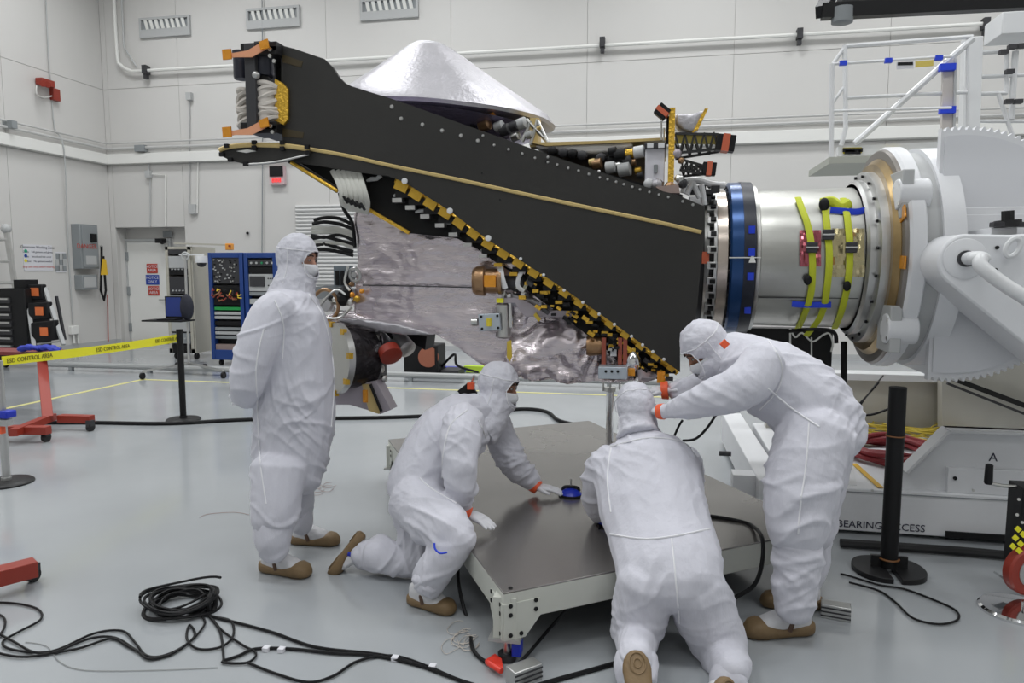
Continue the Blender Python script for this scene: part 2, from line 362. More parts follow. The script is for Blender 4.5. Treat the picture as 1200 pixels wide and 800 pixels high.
# black cable and digital clock
tag(MB().tube([Yp(307, -20, WY - .05), Yp(308, 120, WY - .05), Yp(307, 300, WY - .05)], .012, 6).build('hanging_cable', gray), 'thin dark cable hanging straight down the back wall behind the panel tip', 'cable')
t = thing('digital_clock', 'small black display with red digits in a pink frame on back wall', 'clock', Yp(324, 205, WY))
a, c = Yp(315, 195, WY - .1), Yp(333, 216, WY - .1)
MB().box((a.x, a.y, c.z), (c.x, WY, a.z)).build('housing', mat('pale_pink', (.6, .45, .47), .5), t)
MB().box((a.x + .02, a.y - .02, c.z + .17), (c.x - .02, a.y, a.z)).build('cover', black, t)
text('888', (.5 * (a.x + c.x), a.y - .012, c.z + .09), .15, (1, 0, 0), (0, 0, 1), mat('led_red', (.9, .02, .02), .4, emit=.8), t)
# ribbed grey shutter on back wall
a, c = Yp(346, 240, WY - .05), Yp(420, 352, WY - .05)
t = thing('shutter', 'grey ribbed shutter on the back wall behind the standing person', 'shutter', (a + c) / 2)
n = 26
for k in range(n):
    z = c.z + (a.z - c.z) * (k + .5) / n; h = (a.z - c.z) / n * .44
    MB().prism([(a.x, WY - .045, z - h), (a.x, WY - .06, z), (a.x, WY - .045, z + h), (a.x, WY - .005, z + h), (a.x, WY - .005, z - h)], (c.x - a.x, 0, 0)).build('slat', mat('shutter_grey', (.60, .60, .59), .5), t)
tag(MB().cyl(Yp(290, 273, WY), Yp(290, 273, WY - .05), .03).build('wall_stud', black), 'tiny black stud on the back wall above the blue racks', 'fitting')
# floor rail
ry = Zp(300, 441).y
t = thing('floor_rail', 'low grey pipe rail running along the far floor', 'rail', (-5, ry, 0))
y1 = ry
MB().tube([(WX + 2.2, y1, .10), (2.5, y1, .10)], .045, 10).build('rail', mat('rail_grey', (.36, .37, .37), .4), t)
for k in range(9): MB().box((WX + 2.6 + k * 1.5, y1 - .03, 0), (WX + 2.66 + k * 1.5, y1 + .03, .1)).build('foot', gray, t)
# ================================================================ TURNOVER MACHINE
AY = 4.9
def PX(px, py=300): return Yp(px, py, AY).x
AZ = Yp(860, 303, AY).z
ax = V((1, 0, 0))
discgrey = mat('disc_grey', (.24, .22, .20), .35, metal=.4, var=.05)
machine = thing('rotation_machine', 'huge white turnover machine with gear wheel and arm, holding the metal cylinder', 'machine', (2.2, 5.2, 0))
x0 = 1.29
def lx(name, prof, m, par, n=64, sharp=30): return MB().lathe([(s, r) for s, r in prof], (0, AY, AZ), ax, n).build(name, m, par, sharp=sharp)
lx('face_plate', [(x0, .30), (x0, .645), (x0 + .012, .655), (x0 + .02, .655)], discgrey, machine)
lx('flange_rim', [(x0 + .02, .3), (x0 + .02, .655), (x0 + .035, .668), (x0 + .10, .668), (x0 + .11, .655), (x0 + .11, .3)], white2, machine)
lx('grey_ring', [(x0 + .11, .3), (x0 + .11, .63), (x0 + .19, .63), (x0 + .19, .3)], lgray, machine)
lx('rear_ring', [(x0 + .19, .3), (x0 + .19, .655), (x0 + .30, .655), (x0 + .30, .3)], white2, machine)
ringm = mat('bronze_ring', (.34, .24, .11), .3, metal=.7, var=.2, vscale=8)
lx('mounting_ring', [(x0 - .09, .35), (x0 - .09, .50), (x0 - .08, .525), (x0, .525)], alu, machine)
lx('seal_ring', [(x0 - .035, .50), (x0 - .035, .57), (x0 - .005, .60), (x0 + .001, .60), (x0 + .001, .5)], ringm, machine)
lx('inner_ring', [(x0 - .14, .35), (x0 - .14, .455), (x0 - .125, .475), (x0 - .09, .475)], alu, machine)
for k in range(20):
    a = k * math.pi / 10 + .1; p = V((x0 - .09, AY + .50 * math.sin(a), AZ + .50 * math.cos(a)))
    MB().cyl(p - ax * .012, p, .009, 8).build('bolt', black, machine)
for a in (-1.2, -1.62, -2.15):
    q = []
    for da in (-.05, .05):
        for s, r in ((.0, .6), (.03, .671)): pass
    p0 = V((x0 - .004, AY + .60 * math.sin(a), AZ + .60 * math.cos(a)))
    rr = V((0, math.sin(a), math.cos(a))); tt = V((0, math.cos(a), -math.sin(a)))
    MB().cbox(p0 + rr * .03, (.004, .045, .035), (ax, rr, tt)).build('amber_tape', amber, machine)
# clamps on the rim
for (px, py, s) in ((1066, 228, .085), (1052, 385, .085)):
    p = Yp(px, py, 4.38)
    MB().cyl(p - ax * .07, p + ax * .09, s, 20).build('motor_cap', white2, machine, bevel=.008)
    MB().cbox(p + V((-.03, .05, 0)), (.03, .12, .13)).build('motor_bracket', lgray, machine, bevel=.006)
    for i in (-1, 1):
        for j in (-1, 1): MB().cyl(p + V((-.072, i * .05, j * .05)), p + V((-.06, i * .05, j * .05)), .012, 8).build('bolt', steel, machine)
# housing
hb = MB()
hx = x0 + .30
hb.prism([(hx, 4.62, 1.06), (hx, 4.62, 2.38), (hx + .18, 4.62, 2.44), (hx + .3, 4.62, 2.36), (3.6, 4.62, 2.36), (3.6, 4.62, 1.22), (hx + .24, 4.62, 1.22), (hx + .14, 4.62, 1.06)], (0, 1.0, 0))
hb.build('housing', white2, machine, bevel=.01)
g1 = Yp(1096, 245, 4.5); g2 = Yp(1096, 362, 4.5)
MB().box((g1.x, 4.40, g2.z), (3.6, 4.62, g1.z)).build('face_block', white2, machine, bevel=.006)
MB().box((g1.x + .02, 4.385, g2.z + .30), (2.3, 4.40, g1.z - .04)).build('face_cover', white2, machine, bevel=.004)
# gear sector
gc = Yp(1116, 300, 4.45); gr = .70
pts = []
N = 132
xl = Yp(1092, 300, 4.45).x
for k in range(N * 2 + 1):
    a = R(-98) + R(196) * k / (N * 2)
    rr_ = gr if k % 4 < 2 else gr - .020
    x = gc.x + rr_ * math.cos(a); pts.append((max(x, xl), 4.43, gc.z + rr_ * math.sin(a)))
MB().prism(pts, (0, .05, 0)).build('gear_wheel', white2, machine, sharp=20)
pts = [(max(gc.x + (gr - .05) * math.cos(R(-97) + R(194) * k / 60), xl), 4.415, gc.z + (gr - .05) * math.sin(R(-97) + R(194) * k / 60)) for k in range(61)]
MB().prism(pts, (0, .02, 0)).build('gear_web', mat('gear_paint', (.74, .75, .78), .4), machine)
# arm
AYf = 3.98
c0 = Yp(1134, 306, AYf); ra = .135
pts = [c0 + V((ra * math.cos(a), 0, ra * math.sin(a))) for a in [R(90) + R(135) * k / 16 for k in range(17)]]
pts = [Yp(1290, 268, AYf), Yp(1185, 275, AYf)] + pts[1:] + [Yp(1290, 476, AYf)]
MB().prism(pts, (0, .36, 0)).build('arm', white2, machine, bevel=.012, sharp=50)
pc = Yp(1131, 303, AYf)
MB().lathe([(0, .001), (0, .10), (.008, .10), (.012, .094), (.012, .001)], pc + V((0, .004, 0)), (0, -1, 0), 40).build('hub_cover', white2, machine)
MB().cyl(pc + V((0, -.008, 0)), pc + V((0, -.022, 0)), .04, 20).build('hub_hole', dgray, machine)
MB().tube(spline([pc + V((0, 0, 0)), pc + V((.03, -.09, 0)), D(1150, 312, 3.45), D(1175, 332, 3.4), D(1215, 358, 3.35), D(1300, 420, 3.3)], 5), .033, 14).build('handle_bar', white, machine)
MB().ball(pc + V((.03, -.08, .0)), (.05, .05, .035)).build('handle_cap', white, machine)
rc = Yp(1187, 290, AYf - .04)
MB().tube([rc + V((.03 * math.cos(a) + .012 * math.sin(a), 0, .043 * math.sin(a))) for a in [2 * math.pi * k / 20 for k in range(20)]], .013, 8, close=True).build('lifting_ring', white, machine)
for px, py in ((1168, 290), (1166, 316)): p = Yp(px, py, AYf); MB().cyl(p, p - V((0, .01, 0)), .009, 8).build('bolt', black, machine)
a, c = Yp(1152, 268, 4.2), Yp(1181, 277, 4.2); MB().box((a.x, 4.1, c.z), (c.x, 4.4, a.z)).build('bracket', white2, machine, bevel=.004)
a = Yp(1181, 262, 4.1)
MB().cyl(Yp(1181, 266, 4.1), Yp(1181, 258, 4.1), .06, 20).cyl(Yp(1181, 258, 4.1), Yp(1181, 247, 4.1), .03, 8).build('clamp_bolt', rubber, machine)
MB().beam(Yp(1162, 263, 4.08), Yp(1260, 263, 4.08), .06, .025).build('clamp_lever', dgray, machine, bevel=.004)
# base
BY = 4.85
zt = Yp(1000, 572, BY).z
base = machine
MB().box((.86, BY, .025), (4.2, 6.8, zt)).build('base_block', white2, base, bevel=.008)
a = Yp(1106, 626, BY - .01)
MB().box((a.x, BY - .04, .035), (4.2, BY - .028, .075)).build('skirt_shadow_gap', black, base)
text('BEARING ACCESS', Yp(1032, 616.5, BY - .003), .066, (1, 0, 0), (0, 0, 1), ink, base)
pl = [Yp(1040, 570, BY), Yp(1062, 552, BY), Yp(1112, 503, BY), Yp(1300, 518, BY), Yp(1300, 584, BY)]
pl[3].z = pl[2].z; pl[0].z = pl[4].z = zt
MB().prism([p + V((0, .06, 0)) for p in pl], (0, .05, 0)).build('side_plate', white2, base)
b = MB()
for i in range(1, 3): b.beam(pl[i] + V((0, .05, -.01)), pl[i + 1] + V((0, .05, -.01)), .13, .02, up=None)
b.build('plate_rim', white, base, bevel=.004)
a, c = Yp(1113, 549, BY), Yp(1300, 575, BY)
MB().box((a.x, BY + .02, zt), (4.2, BY + .07, a.z)).build('ledge_block', white2, base, bevel=.004)
p = Yp(1119, 560, BY + .02); MB().cyl(p, p - V((0, .008, 0)), .012, 8).build('bolt', black, base)
text('A', Yp(1164, 536, BY + .058), .075, (1, 0, 0), (0, 0, 1), ink, base)
MB().box((1.0, BY - .006, zt - .025), (4.2, BY, zt - .02)).build('seam_line', gray, base)
for px in (1022, 1140): p = Yp(px, 574, BY); MB().cyl(p, p - V((0, .01, 0)), .008, 8).build('bolt', steel, base)
# rear beige plates
MB().box((.95, 6.6, zt), (4.2, 6.7, Yp(1040, 441, 6.6).z)).build('rear_plate', beige, base)
MB().box((.92, 6.52, Yp(1040, 441, 6.6).z - .03), (2.6, 6.74, Yp(1040, 437, 6.6).z)).build('rear_plate_rim', white, base, bevel=.004)
MB().prism([Yp(1104, 502, 6.4), Yp(1104, 446, 6.4), Yp(1240, 400, 6.4), Yp(1300, 510, 6.4)], (0, .1, 0)).build('gusset', beige, base)
MB().beam(Yp(1118, 444, 6.3), Yp(1300, 512, 6.3), .05, .04).build('cable_duct', blackm, base)
MB().beam(Yp(1110, 449, 6.32), Yp(1290, 520, 6.32), .03, .02).build('gusset_edge', dgray, base)
MB().box((2.6, 5.0, zt), (3.4, 5.5, 1.3)).build('pedestal', beige, base)
# left beam of the base (ladder shaped leg)
P = lambda x, y: Zp(x, y, zt)
poly = [P(889, 562), P(918, 562), P(905, 540), P(868, 484), P(846, 484)]
MB().prism([V((p.x, p.y, .04)) for p in poly], (0, 0, zt - .04)).build('base_leg', white2, base, bevel=.008)
MB().prism([V((p.x, p.y, zt)) for p in [P(915, 561), P(905, 548), P(1000, 548), P(1004, 569)]], (0, 0, .004)).build('base_lip', white, base)
p = P(860, 523) - V((.06, 0, .06)); MB().cyl(p - ax * .05, p + ax * .04, .02, 12).build('leg_bolt', dgray, base)
MB().box((P(880, 562).x - .1, 5.05, .04), (.9, 5.2, zt - .01)).build('base_crossbar', white2, base)
for i, q in enumerate([((1001, 543), (1032, 571)), ((1000, 497), (1028, 513)), ((1052, 552), (1066, 540))]):
    MB().beam(Zp(*q[0], zt + .008), Zp(*q[1], zt + .008), .035, .004).build('yellow_stripe', mat('stripe_yellow', (.75, .45, .04), .5), base)
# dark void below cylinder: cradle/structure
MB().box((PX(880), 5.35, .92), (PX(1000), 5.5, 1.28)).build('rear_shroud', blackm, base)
MB().cyl(Yp(989, 400, 5.1), Yp(989, 455, 5.1), .02).build('black_post', black, base)
# red hose coil
cc = Zp(1043, 527, zt + .05)
b = MB(); pts = []
for k in range(190):
    a = k * .19; r = .30 + .045 * math.sin(k * .31); pts.append(cc + V((r * 1.0 * math.cos(a), r * 1.1 * math.sin(a), -.03 + .0004 * k + .01 * math.sin(k * .7))))
b.tube(pts, .019, 7)
tag(b.build('red_hose', redd), 'coiled dark red hose lying on the white machine base', 'hose')
b = MB()
yc = Zp(1080, 506, zt + .04)
for k in range(16):
    a = random.random() * 6.28; c_ = yc + V((random.uniform(-.3, .3), random.uniform(-.15, .15), random.uniform(0, .05)))
    b.tube([c_ + V((random.uniform(.3, .42) * math.cos(t_), .22 * math.sin(t_), .015 * math.sin(3 * t_ + a))) for t_ in [2 * math.pi * q / 24 for q in range(24)]], .006, 5, close=True)
tag(b.build('yellow_cables', mat('cable_yellow', (.55, .42, .04), .5)), 'tangle of yellow cables heaped on the white machine base', 'cable')
b = MB()
b.tube(spline([Yp(990, 487, 5.7), Yp(1010, 470, 5.7), Yp(1030, 448, 5.7)], 5), .007, 5)
b.tube(spline([Yp(992, 485, 5.6), Yp(1020, 486, 5.6), Yp(1044, 478, 5.6)], 5), .009, 5)
b.tube(spline([Yp(1005, 480, 5.6), Yp(1015, 465, 5.6), Yp(1035, 440, 6.1)], 5), .006, 5)
tag(b.build('loose_cables', cablem), 'thin black cables draped in front of the beige machine plate', 'cable')

# ---------------------------------------------------------------- adapter cylinder
ad = thing('metal_cylinder', 'large bare metal payload cylinder between blue ring and white machine', 'cylinder', (.9, AY, AZ))
brush = mat('mill_aluminium', (.50, .50, .47), .36, metal=.85, var=.2, vscale=2.5, stretch=(.5, 1.5, 1.5), bump=.06, bscale=8, rvar=.06)
xa, xb = PX(880), x0 - .1
lx('cylinder_wall', [(xa, .3), (xa, .425), (xb, .435), (xb, .3)], brush, ad, 96)
lx('edge_flange', [(xa - .02, .3), (xa - .02, .455), (xa, .46), (xa + .01, .425)], steel, ad, 96)
lx('end_flange', [(xb - .04, .43), (xb - .04, .455), (xb, .46), (xb, .43)], alu, ad, 96)
# seam line around? long weld
for zz, m_ in ((-.235, steel),):
    y = AY - math.sqrt(.43 ** 2 - zz ** 2) - .001
    MB().box((xa, y - .004, AZ + zz - .004), (xb - .05, y + .01, AZ + zz)).build('weld_seam', dgray, ad)
br = thing('blue_ring', 'dark blue clamp ring around the metal cylinder end', 'ring', (PX(862), AY, AZ))
xc, xd = PX(848), PX(872)
bluering = mat('blue_anodised', (.012, .06, .19), .25, metal=.4)
lx('ring_band', [(xc, .38), (xc, .465), (xc + .01, .48), (xc + .075, .48), (xc + .075, .38)], bluering, br, 96)
lx('ring_edge', [(xc + .075, .38), (xc + .075, .484), (xa - .025, .48), (xa - .025, .38)], mat('navy_black', (.012, .016, .03), .35), br, 96)
for k in range(36):
    a = 2 * math.pi * k / 36; p = V((xc, AY + .45 * math.sin(a), AZ + .45 * math.cos(a))); MB().cyl(p - ax * .008, p, .009, 6).build('bolt', black, br)
for dzv in (.16, .03, -.11, -.31):
    y = AY - math.sqrt(.486 ** 2 - dzv ** 2); MB().cbox((xc + .115, y - .002, AZ + dzv), (.018, .006, .022)).build('blue_tape', bluet, br)
y = AY - .486; MB().box((xc - .01, y - .003, AZ - .004), (xa + .0, y, AZ + .002)).build('white_arrow', wallhi, br)
MB().prism([(xc + .1, y - .004, AZ - .03), (xc + .14, y - .004, AZ - .03), (xc + .12, y - .004, AZ + .03)], (0, .006, 0)).build('white_arrow_head', wallhi, br)

# straps round the cylinder
strapm = mat('lime_webbing', (.60, .66, .03), .6, bump=.2, bscale=90)
def arc(px_, py0, px1, py1, lean=0):     # strap over the near half of cylinder from top to bottom
    out = []
    z0_, z1_ = Yp(px_, py0, AY).z - AZ, Yp(px1, py1, AY).z - AZ
    return out
def strapline(lst, r=.449):
    out = []
    for px, py in lst:
        # intersect ray with the cylinder surface
        d = ray(px, py); oy, oz = O.y - AY, O.z - AZ
        A_ = d.y ** 2 + d.z ** 2; B_ = oy * d.y + oz * d.z; C_ = oy ** 2 + oz ** 2 - r * r
        disc = B_ * B_ - A_ * C_
        t_ = (-B_ - math.sqrt(disc)) / A_ if disc > 0 else -B_ / A_
        q = O + d * t_; rr_ = V((0, q.y - AY, q.z - AZ)).normalized() * r; out.append(V((q.x, AY + rr_.y, AZ + rr_.z)))
    return out
straps = [('lime ratchet strap over the small red foil patch, leftmost of three', [(935, 231), (940, 245), (947, 265), (952, 300), (951, 340), (944, 365), (935, 385)], (951, 290), (946, 328)),
          ('lime ratchet strap in the middle, hanging loose below the cylinder', [(966, 236), (969, 262), (972, 300), (969, 340), (962, 370), (947, 402)], (970, 275), None),
          ('lime ratchet strap over the golden foil patch nearest the machine', [(988, 232), (993, 255), (996, 290), (994, 330), (986, 365), (978, 385)], (997, 290), (992, 335))]
for lab, ln, buck, knot in straps:
    t = thing('ratchet_strap', lab, 'strap', strapline(ln)[3], 'lime straps round the metal cylinder')
    p = spline(strapline(ln), 4)
    if 'middle' in lab: p = spline(strapline(ln[:5]) + [strapline(ln)[4] + V((-.06, .1, -.13))], 4)
    MB().tube(p, .019, 8, flat=.22, side=ax).build('webbing', strapm, t)
    c_ = strapline([buck])[0] - V((0, .015, 0))
    bk = MB().cbox(c_, (.030, .012, .030)).build('buckle', dgray, t, bevel=.004)
    MB().cyl(c_ + V((-.034, -.012, 0)), c_ + V((.034, -.012, 0)), .006, 8).build('buckle_pin', steel, bk)
    if knot: MB().ball(strapline([knot])[0] - V((0, .01, 0)), (.022, .018, .03)).build('knot', black, t)
t = tag(MB().tube(spline(strapline([(962, 238), (975, 236), (986, 243), (996, 238)]), 4), .03, 8, flat=.5, side=V((0, 0, 1))).build('strap_bundle', strapm), 'bunched lime strap webbing near top of the cylinder', 'strap')
MB().ball(strapline([(965, 240)])[0] - V((0, .02, 0)), (.03, .02, .04)).build('clip', black, t)
# foil patches (crinkled squares)
def crinkle_patch(px0, py0, px1, py1, m, lab):
    n = 12; rows = []
    b = MB(); g = []
    for j in range(n + 1):
        for i in range(n + 1):
            q = strapline([(px0 + (px1 - px0) * i / n, py0 + (py1 - py0) * j / n)], .437 )[0]
            q += (V((0, q.y - AY, q.z - AZ)).normalized()) * random.uniform(0, .009); b.v.append(q)
    for j in range(n):
        for i in range(n): k = j * (n + 1) + i; b.f.append((k, k + 1, k + n + 2, k + n + 1))
    tag(b.build('foil_patch', m, sharp=12), lab, 'foil')
crinkle_patch(937, 270, 962, 312, mat('red_foil', (.45, .12, .15), .2, metal=.7), 'square of dark red foil taped on the metal cylinder')
crinkle_patch(975, 268, 1013, 324, mat('gold_foil', (.55, .48, .27), .18, metal=.8), 'square of crinkled golden foil on the metal cylinder')
for lab, l in (('blue tape strip high on the cylinder by the machine flange', [(973, 246), (985, 247), (1003, 248), (1014, 246)]), ('blue tape strip low on the metal cylinder', [(928, 356), (942, 357), (958, 357), (974, 357)])):
    tag(MB().tube(spline(strapline(l, .449), 4), .018, 8, flat=.1, side=V((0, 0, 1))).build('blue_tape', bluet), lab, 'tape')
tag(MB().tube(spline([Yp(877, 229, 4.9), Yp(900, 230, 4.9), Yp(930, 232, 4.9), Yp(945, 229, 4.9), Yp(968, 227, 4.9)], 4), .010, 6).build('top_cable', cablem), 'black cable lying along the top of the metal cylinder', 'cable')
t = tag(MB().tube(spline([Yp(925, 388, 4.7), Yp(945, 386, 4.6), Yp(965, 386, 4.6), Yp(978, 390, 4.6), Yp(980, 402, 4.6)], 4), .012, 6).build('lower_cable', cablem), 'black cable hanging under the metal cylinder', 'cable')
t = tag(MB().tube(spline([Yp(926, 385, 4.75), Yp(932, 395, 4.75), Yp(940, 390, 4.75), Yp(952, 400, 4.75), Yp(965, 392, 4.75), Yp(972, 391, 4.75), Yp(976, 402, 4.75), Yp(974, 412, 4.75)], 5), .006, 6).tube([Yp(926, 385, 4.75), Yp(926, 410, 4.75)], .006, 5).tube([Yp(951, 395, 4.75), Yp(951, 430, 4.75)], .005, 5).build('white_wires', wallhi), 'thin white wires dangling under the metal cylinder', 'wire')
# ================================================================ SPACECRAFT
foilm = mat('silver_lilac_foil', (.70, .635, .665), .26, metal=.85, stretch=(1, 1, 3.2), bump=.55, bscale=7, var=.08, vscale=2, rvar=.06)
foil2 = mat('silver_foil', (.44, .43, .455), .45, metal=.85, bump=.22, bscale=40, var=.06, vscale=5)
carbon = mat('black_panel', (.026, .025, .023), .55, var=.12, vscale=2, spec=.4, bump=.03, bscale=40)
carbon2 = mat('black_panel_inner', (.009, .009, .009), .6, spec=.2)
copper = mat('copper_film', (.36, .22, .12), .3, metal=.8, bump=.2, bscale=30)
craft = thing('spacecraft', 'black panelled spacecraft wrapped in silver foil with a silver cone on top', 'spacecraft', (-.8, 4.8, 1.1))
PYY = 4.2
def poly(pts, Y): return [Yp(x, y, Y) for x, y in pts]
face = [(329, 53), (345, 57), (380, 69), (390, 79), (397, 90), (404, 97), (412, 101), (460, 116), (640, 180), (750, 217), (793, 228), (826, 242), (826, 277), (821, 310), (818, 349), (814, 383), (805, 393), (797, 402), (797, 436), (732, 388), (662, 339), (610, 305), (572, 281), (527, 247), (475, 214), (455, 206), (422, 202), (340, 189), (331, 170)]
op = MB().prism(poly(face, PYY), (0, .03, 0)).build('outer_panel', carbon, craft)
# gold trim line across the panel, wraps round the left nose
gl = [(362, 174.5), (405, 182), (460, 194.5), (540, 211), (620, 228.5), (700, 245.5), (770, 260), (822, 272)]
pp = poly(gl, PYY - .004)
MB().tube(spline(pp, 3), .011, 6, flat=.5, side=V((0, 0, 1))).build('gold_trim', goldtrim, craft)
# rivets along the upper edge
riv = [(459, 125), (470, 139), (495, 146), (518, 153), (540, 159), (560, 165), (566, 159), (579, 170), (596, 175), (612, 180), (627, 185), (642, 184), (642, 190), (653, 193), (666, 197), (678, 200), (690, 204), (702, 201), (703, 208), (712, 210), (722, 213), (731, 216), (741, 219), (750, 222), (761, 225), (772, 228), (783, 231), (800, 236), (812, 240)]
for i, (x, y) in enumerate(riv):
    p = Yp(x, y, PYY); MB().lathe([(0, .013 if i < 6 else .009), (.006, .009 if i < 6 else .006), (.007, .001)], p, (0, -1, 0), 10).build('rivet', alu, op)
for x, y in ((565, 203), (586, 234), (640, 190)): p = Yp(x, y, PYY); MB().cyl(p, p - V((0, .004, 0)), .006, 6).build('screw', black, op)
# golden patches at the left end of the panel
for q in ([(331, 64), (355, 72), (353, 79), (331, 73)], [(331, 150), (356, 155), (355, 162), (331, 160)]):
    MB().prism(poly(q, PYY - .002), (0, .004, 0)).build('brown_tape', mat('brown_tape', (.05, .035, .012), .4), craft)
MB().prism(poly([(322, 92), (331, 97), (337, 104), (337, 140), (332, 146), (322, 143)], PYY - .02), (0, .02, 0)).build('gold_edge_tape', gold, craft)
# left end: upright post, dampers, bundle, tip disc
MB().box((Yp(289, 60, 4.15).x, 4.12, Yp(295, 152, 4.15).z), (Yp(301, 60, 4.15).x, 4.17, Yp(295, 52, 4.15).z)).build('end_post', dgray, craft, bevel=.004)
MB().box((Yp(303, 60, 4.3).x, 4.25, Yp(295, 152, 4.3).z), (Yp(320, 60, 4.3).x, 4.33, Yp(295, 52, 4.3).z)).build('inner_post', dgray, craft)
MB().box((Yp(303, 60, 4.5).x, 4.4, Yp(295, 152, 4.3).z), (Yp(331, 60, 4.3).x, 4.46, Yp(295, 60, 4.3).z)).build('end_plate', carbon, craft)
for (x, y, yy, r, h) in ((309, 72, 4.22, .062, .09), (283, 77, 4.32, .05, .085)):
    p = Yp(x, y, yy); MB().lathe([(-h, r * .9), (-h + .012, r), (h * .8, r), (h * .8, r * 1.08), (h, r * 1.08)], p, (0, 0, 1), 24).build('damper', mat('navy_plastic', (.02, .022, .035), .35), craft)
MB().cyl(Yp(309, 90, 4.22), Yp(309, 112, 4.22), .035).build('damper_stem', carbon, craft)
for c_, (x, y, yy, w_, h_) in enumerate(((313, 124, 4.2, .075, .10), (289, 128, 4.35, .05, .085))):
    b = MB(); p = Yp(x, y, yy)
    for k in range(9):
        z = -h_ + 2 * h_ * k / 8; b.tube([p + V(((w_ + random.uniform(-.012, .006)) * math.cos(t_), .05 * math.sin(t_), z + .03 * math.cos(t_ + k))) for t_ in [2 * math.pi * q / 16 for q in range(16)]], .016, 6, close=True)
    b.build('wrapped_bundle', mat('white_wrap', (.62, .58, .53), .7), craft, stuff=True)
    MB().cyl(p - V((0, 0, h_)), p + V((0, 0, h_)), w_ * .8).build('bundle_core', mat('white_wrap', (.62, .58, .53), .7), craft)
for z, y0 in (('top', 61), ('low', 152)):
    for k, (w0, w1, hh) in enumerate(((289, 331, 2.2), (305, 331, 6))):
        a = Yp(w0, y0 - 6 + k * 4, 4.2); c = Yp(w1, y0 - 2 + k * 4, 4.2); MB().box((a.x, 4.13, c.z - .02), (c.x, 4.4, a.z)).build('end_bracket', blackm, craft, bevel=.003)
for x, y in ((317, 58), (317, 66), (322, 72), (318, 148), (320, 155)): p = Yp(x, y, 4.12); MB().cyl(p, p - V((0, .012, 0)), .012, 8).build('bolt', steel, craft)
MB().ball(Yp(300, 88, 4.13), .024).build('latch_ball', alu, craft)
# orange streamers
tape_o = mat('peach_tape', (.78, .36, .20), .4)
for i, (y0, y1) in enumerate(((65, 55), (156, 147))):
    q = [(263, y0 - 5), (273, y0 - 3), (290, y0 - 6), (312, y1 - 9), (314, y1 + 1), (295, y0 + 2), (275, y0 + 2), (264, y0 + 4)]
    t = tag(MB().prism(poly(q, 4.1), (0, .006, 0)).build('orange_streamer', tape_o), ['orange tape flag at the top of the panel tip', 'orange tape flag at the foot of the panel tip'][i], 'tape')
    MB().prism(poly([(260, y0 - 7), (270, y0 - 8), (271, y0 + 4), (261, y0 + 5)], 4.092), (0, .01, 0)).build('amber_end', amber, t)
    MB().prism(poly([(303, y1 - 6), (313, y1 - 10), (315, y1 + 1), (305, y1 + 3)], 4.092), (0, .01, 0)).build('amber_end', amber, t)
# nose disc, seen slightly from below
nc = Yp(312, 178, 4.25)
pts_t = []
top = [(257, 176), (262, 171), (275, 168), (295, 166.5), (331, 167), (360, 172.5)]
bot = [(362, 180), (340, 187), (310, 191), (288, 192.5), (270, 188), (258, 182)]
MB().prism(poly(top + bot, 4.16), (0, .05, 0)).build('nose_plate', carbon, craft)
MB().tube(spline(poly([(257, 176), (264, 173), (278, 170.5), (298, 169.5), (331, 170.5), (362, 174.5)], 4.152), 4), .015, 6, flat=.5, side=V((0, 0, 1))).build('nose_trim', goldtrim, craft)
MB().tube(spline(poly([(286, 192.5), (320, 190), (362, 181)], 4.152), 4), .006, 6).build('nose_edge', alu, craft)
MB().prism(poly([(277, 177), (290, 175), (300, 177), (288, 179)], 4.155), (0, .01, 0)).build('nose_cutout', wallhi, craft)
for x, y in ((266, 171), (270, 187), (298, 167), (331, 167), (298, 173), (331, 174), (360, 172), (361, 179), (288, 192), (260, 181)):
    p = Yp(x, y, 4.145); MB().cbox(p, (.014, .01, .012)).build('nose_clip', black, craft)
MB().beam(Yp(340, 188, 4.22), Yp(396, 223, 4.25), .03, .035).build('strut', carbon, craft)
MB().tube([Yp(341, 190, 4.2), Yp(396, 224, 4.23)], .011, 6).build('strut_trim', gold, craft)
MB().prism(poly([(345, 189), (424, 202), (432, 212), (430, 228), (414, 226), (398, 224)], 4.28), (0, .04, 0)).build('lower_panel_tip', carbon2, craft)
# inner panel
inner = [(422, 200), (475, 212), (527, 245), (572, 281), (612, 306), (662, 341), (732, 390), (790, 434), (780, 438), (765, 436), (730, 424), (700, 402), (662, 372), (620, 342), (598, 318), (576, 304), (560, 292), (535, 279), (479, 273), (430, 244)]
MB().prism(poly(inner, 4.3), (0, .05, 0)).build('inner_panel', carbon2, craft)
MB().beam(Yp(430, 244, 4.29), Yp(480, 273, 4.29), .03, .02, up=V((0, 0, 1))).build('inner_trim', gold, craft)
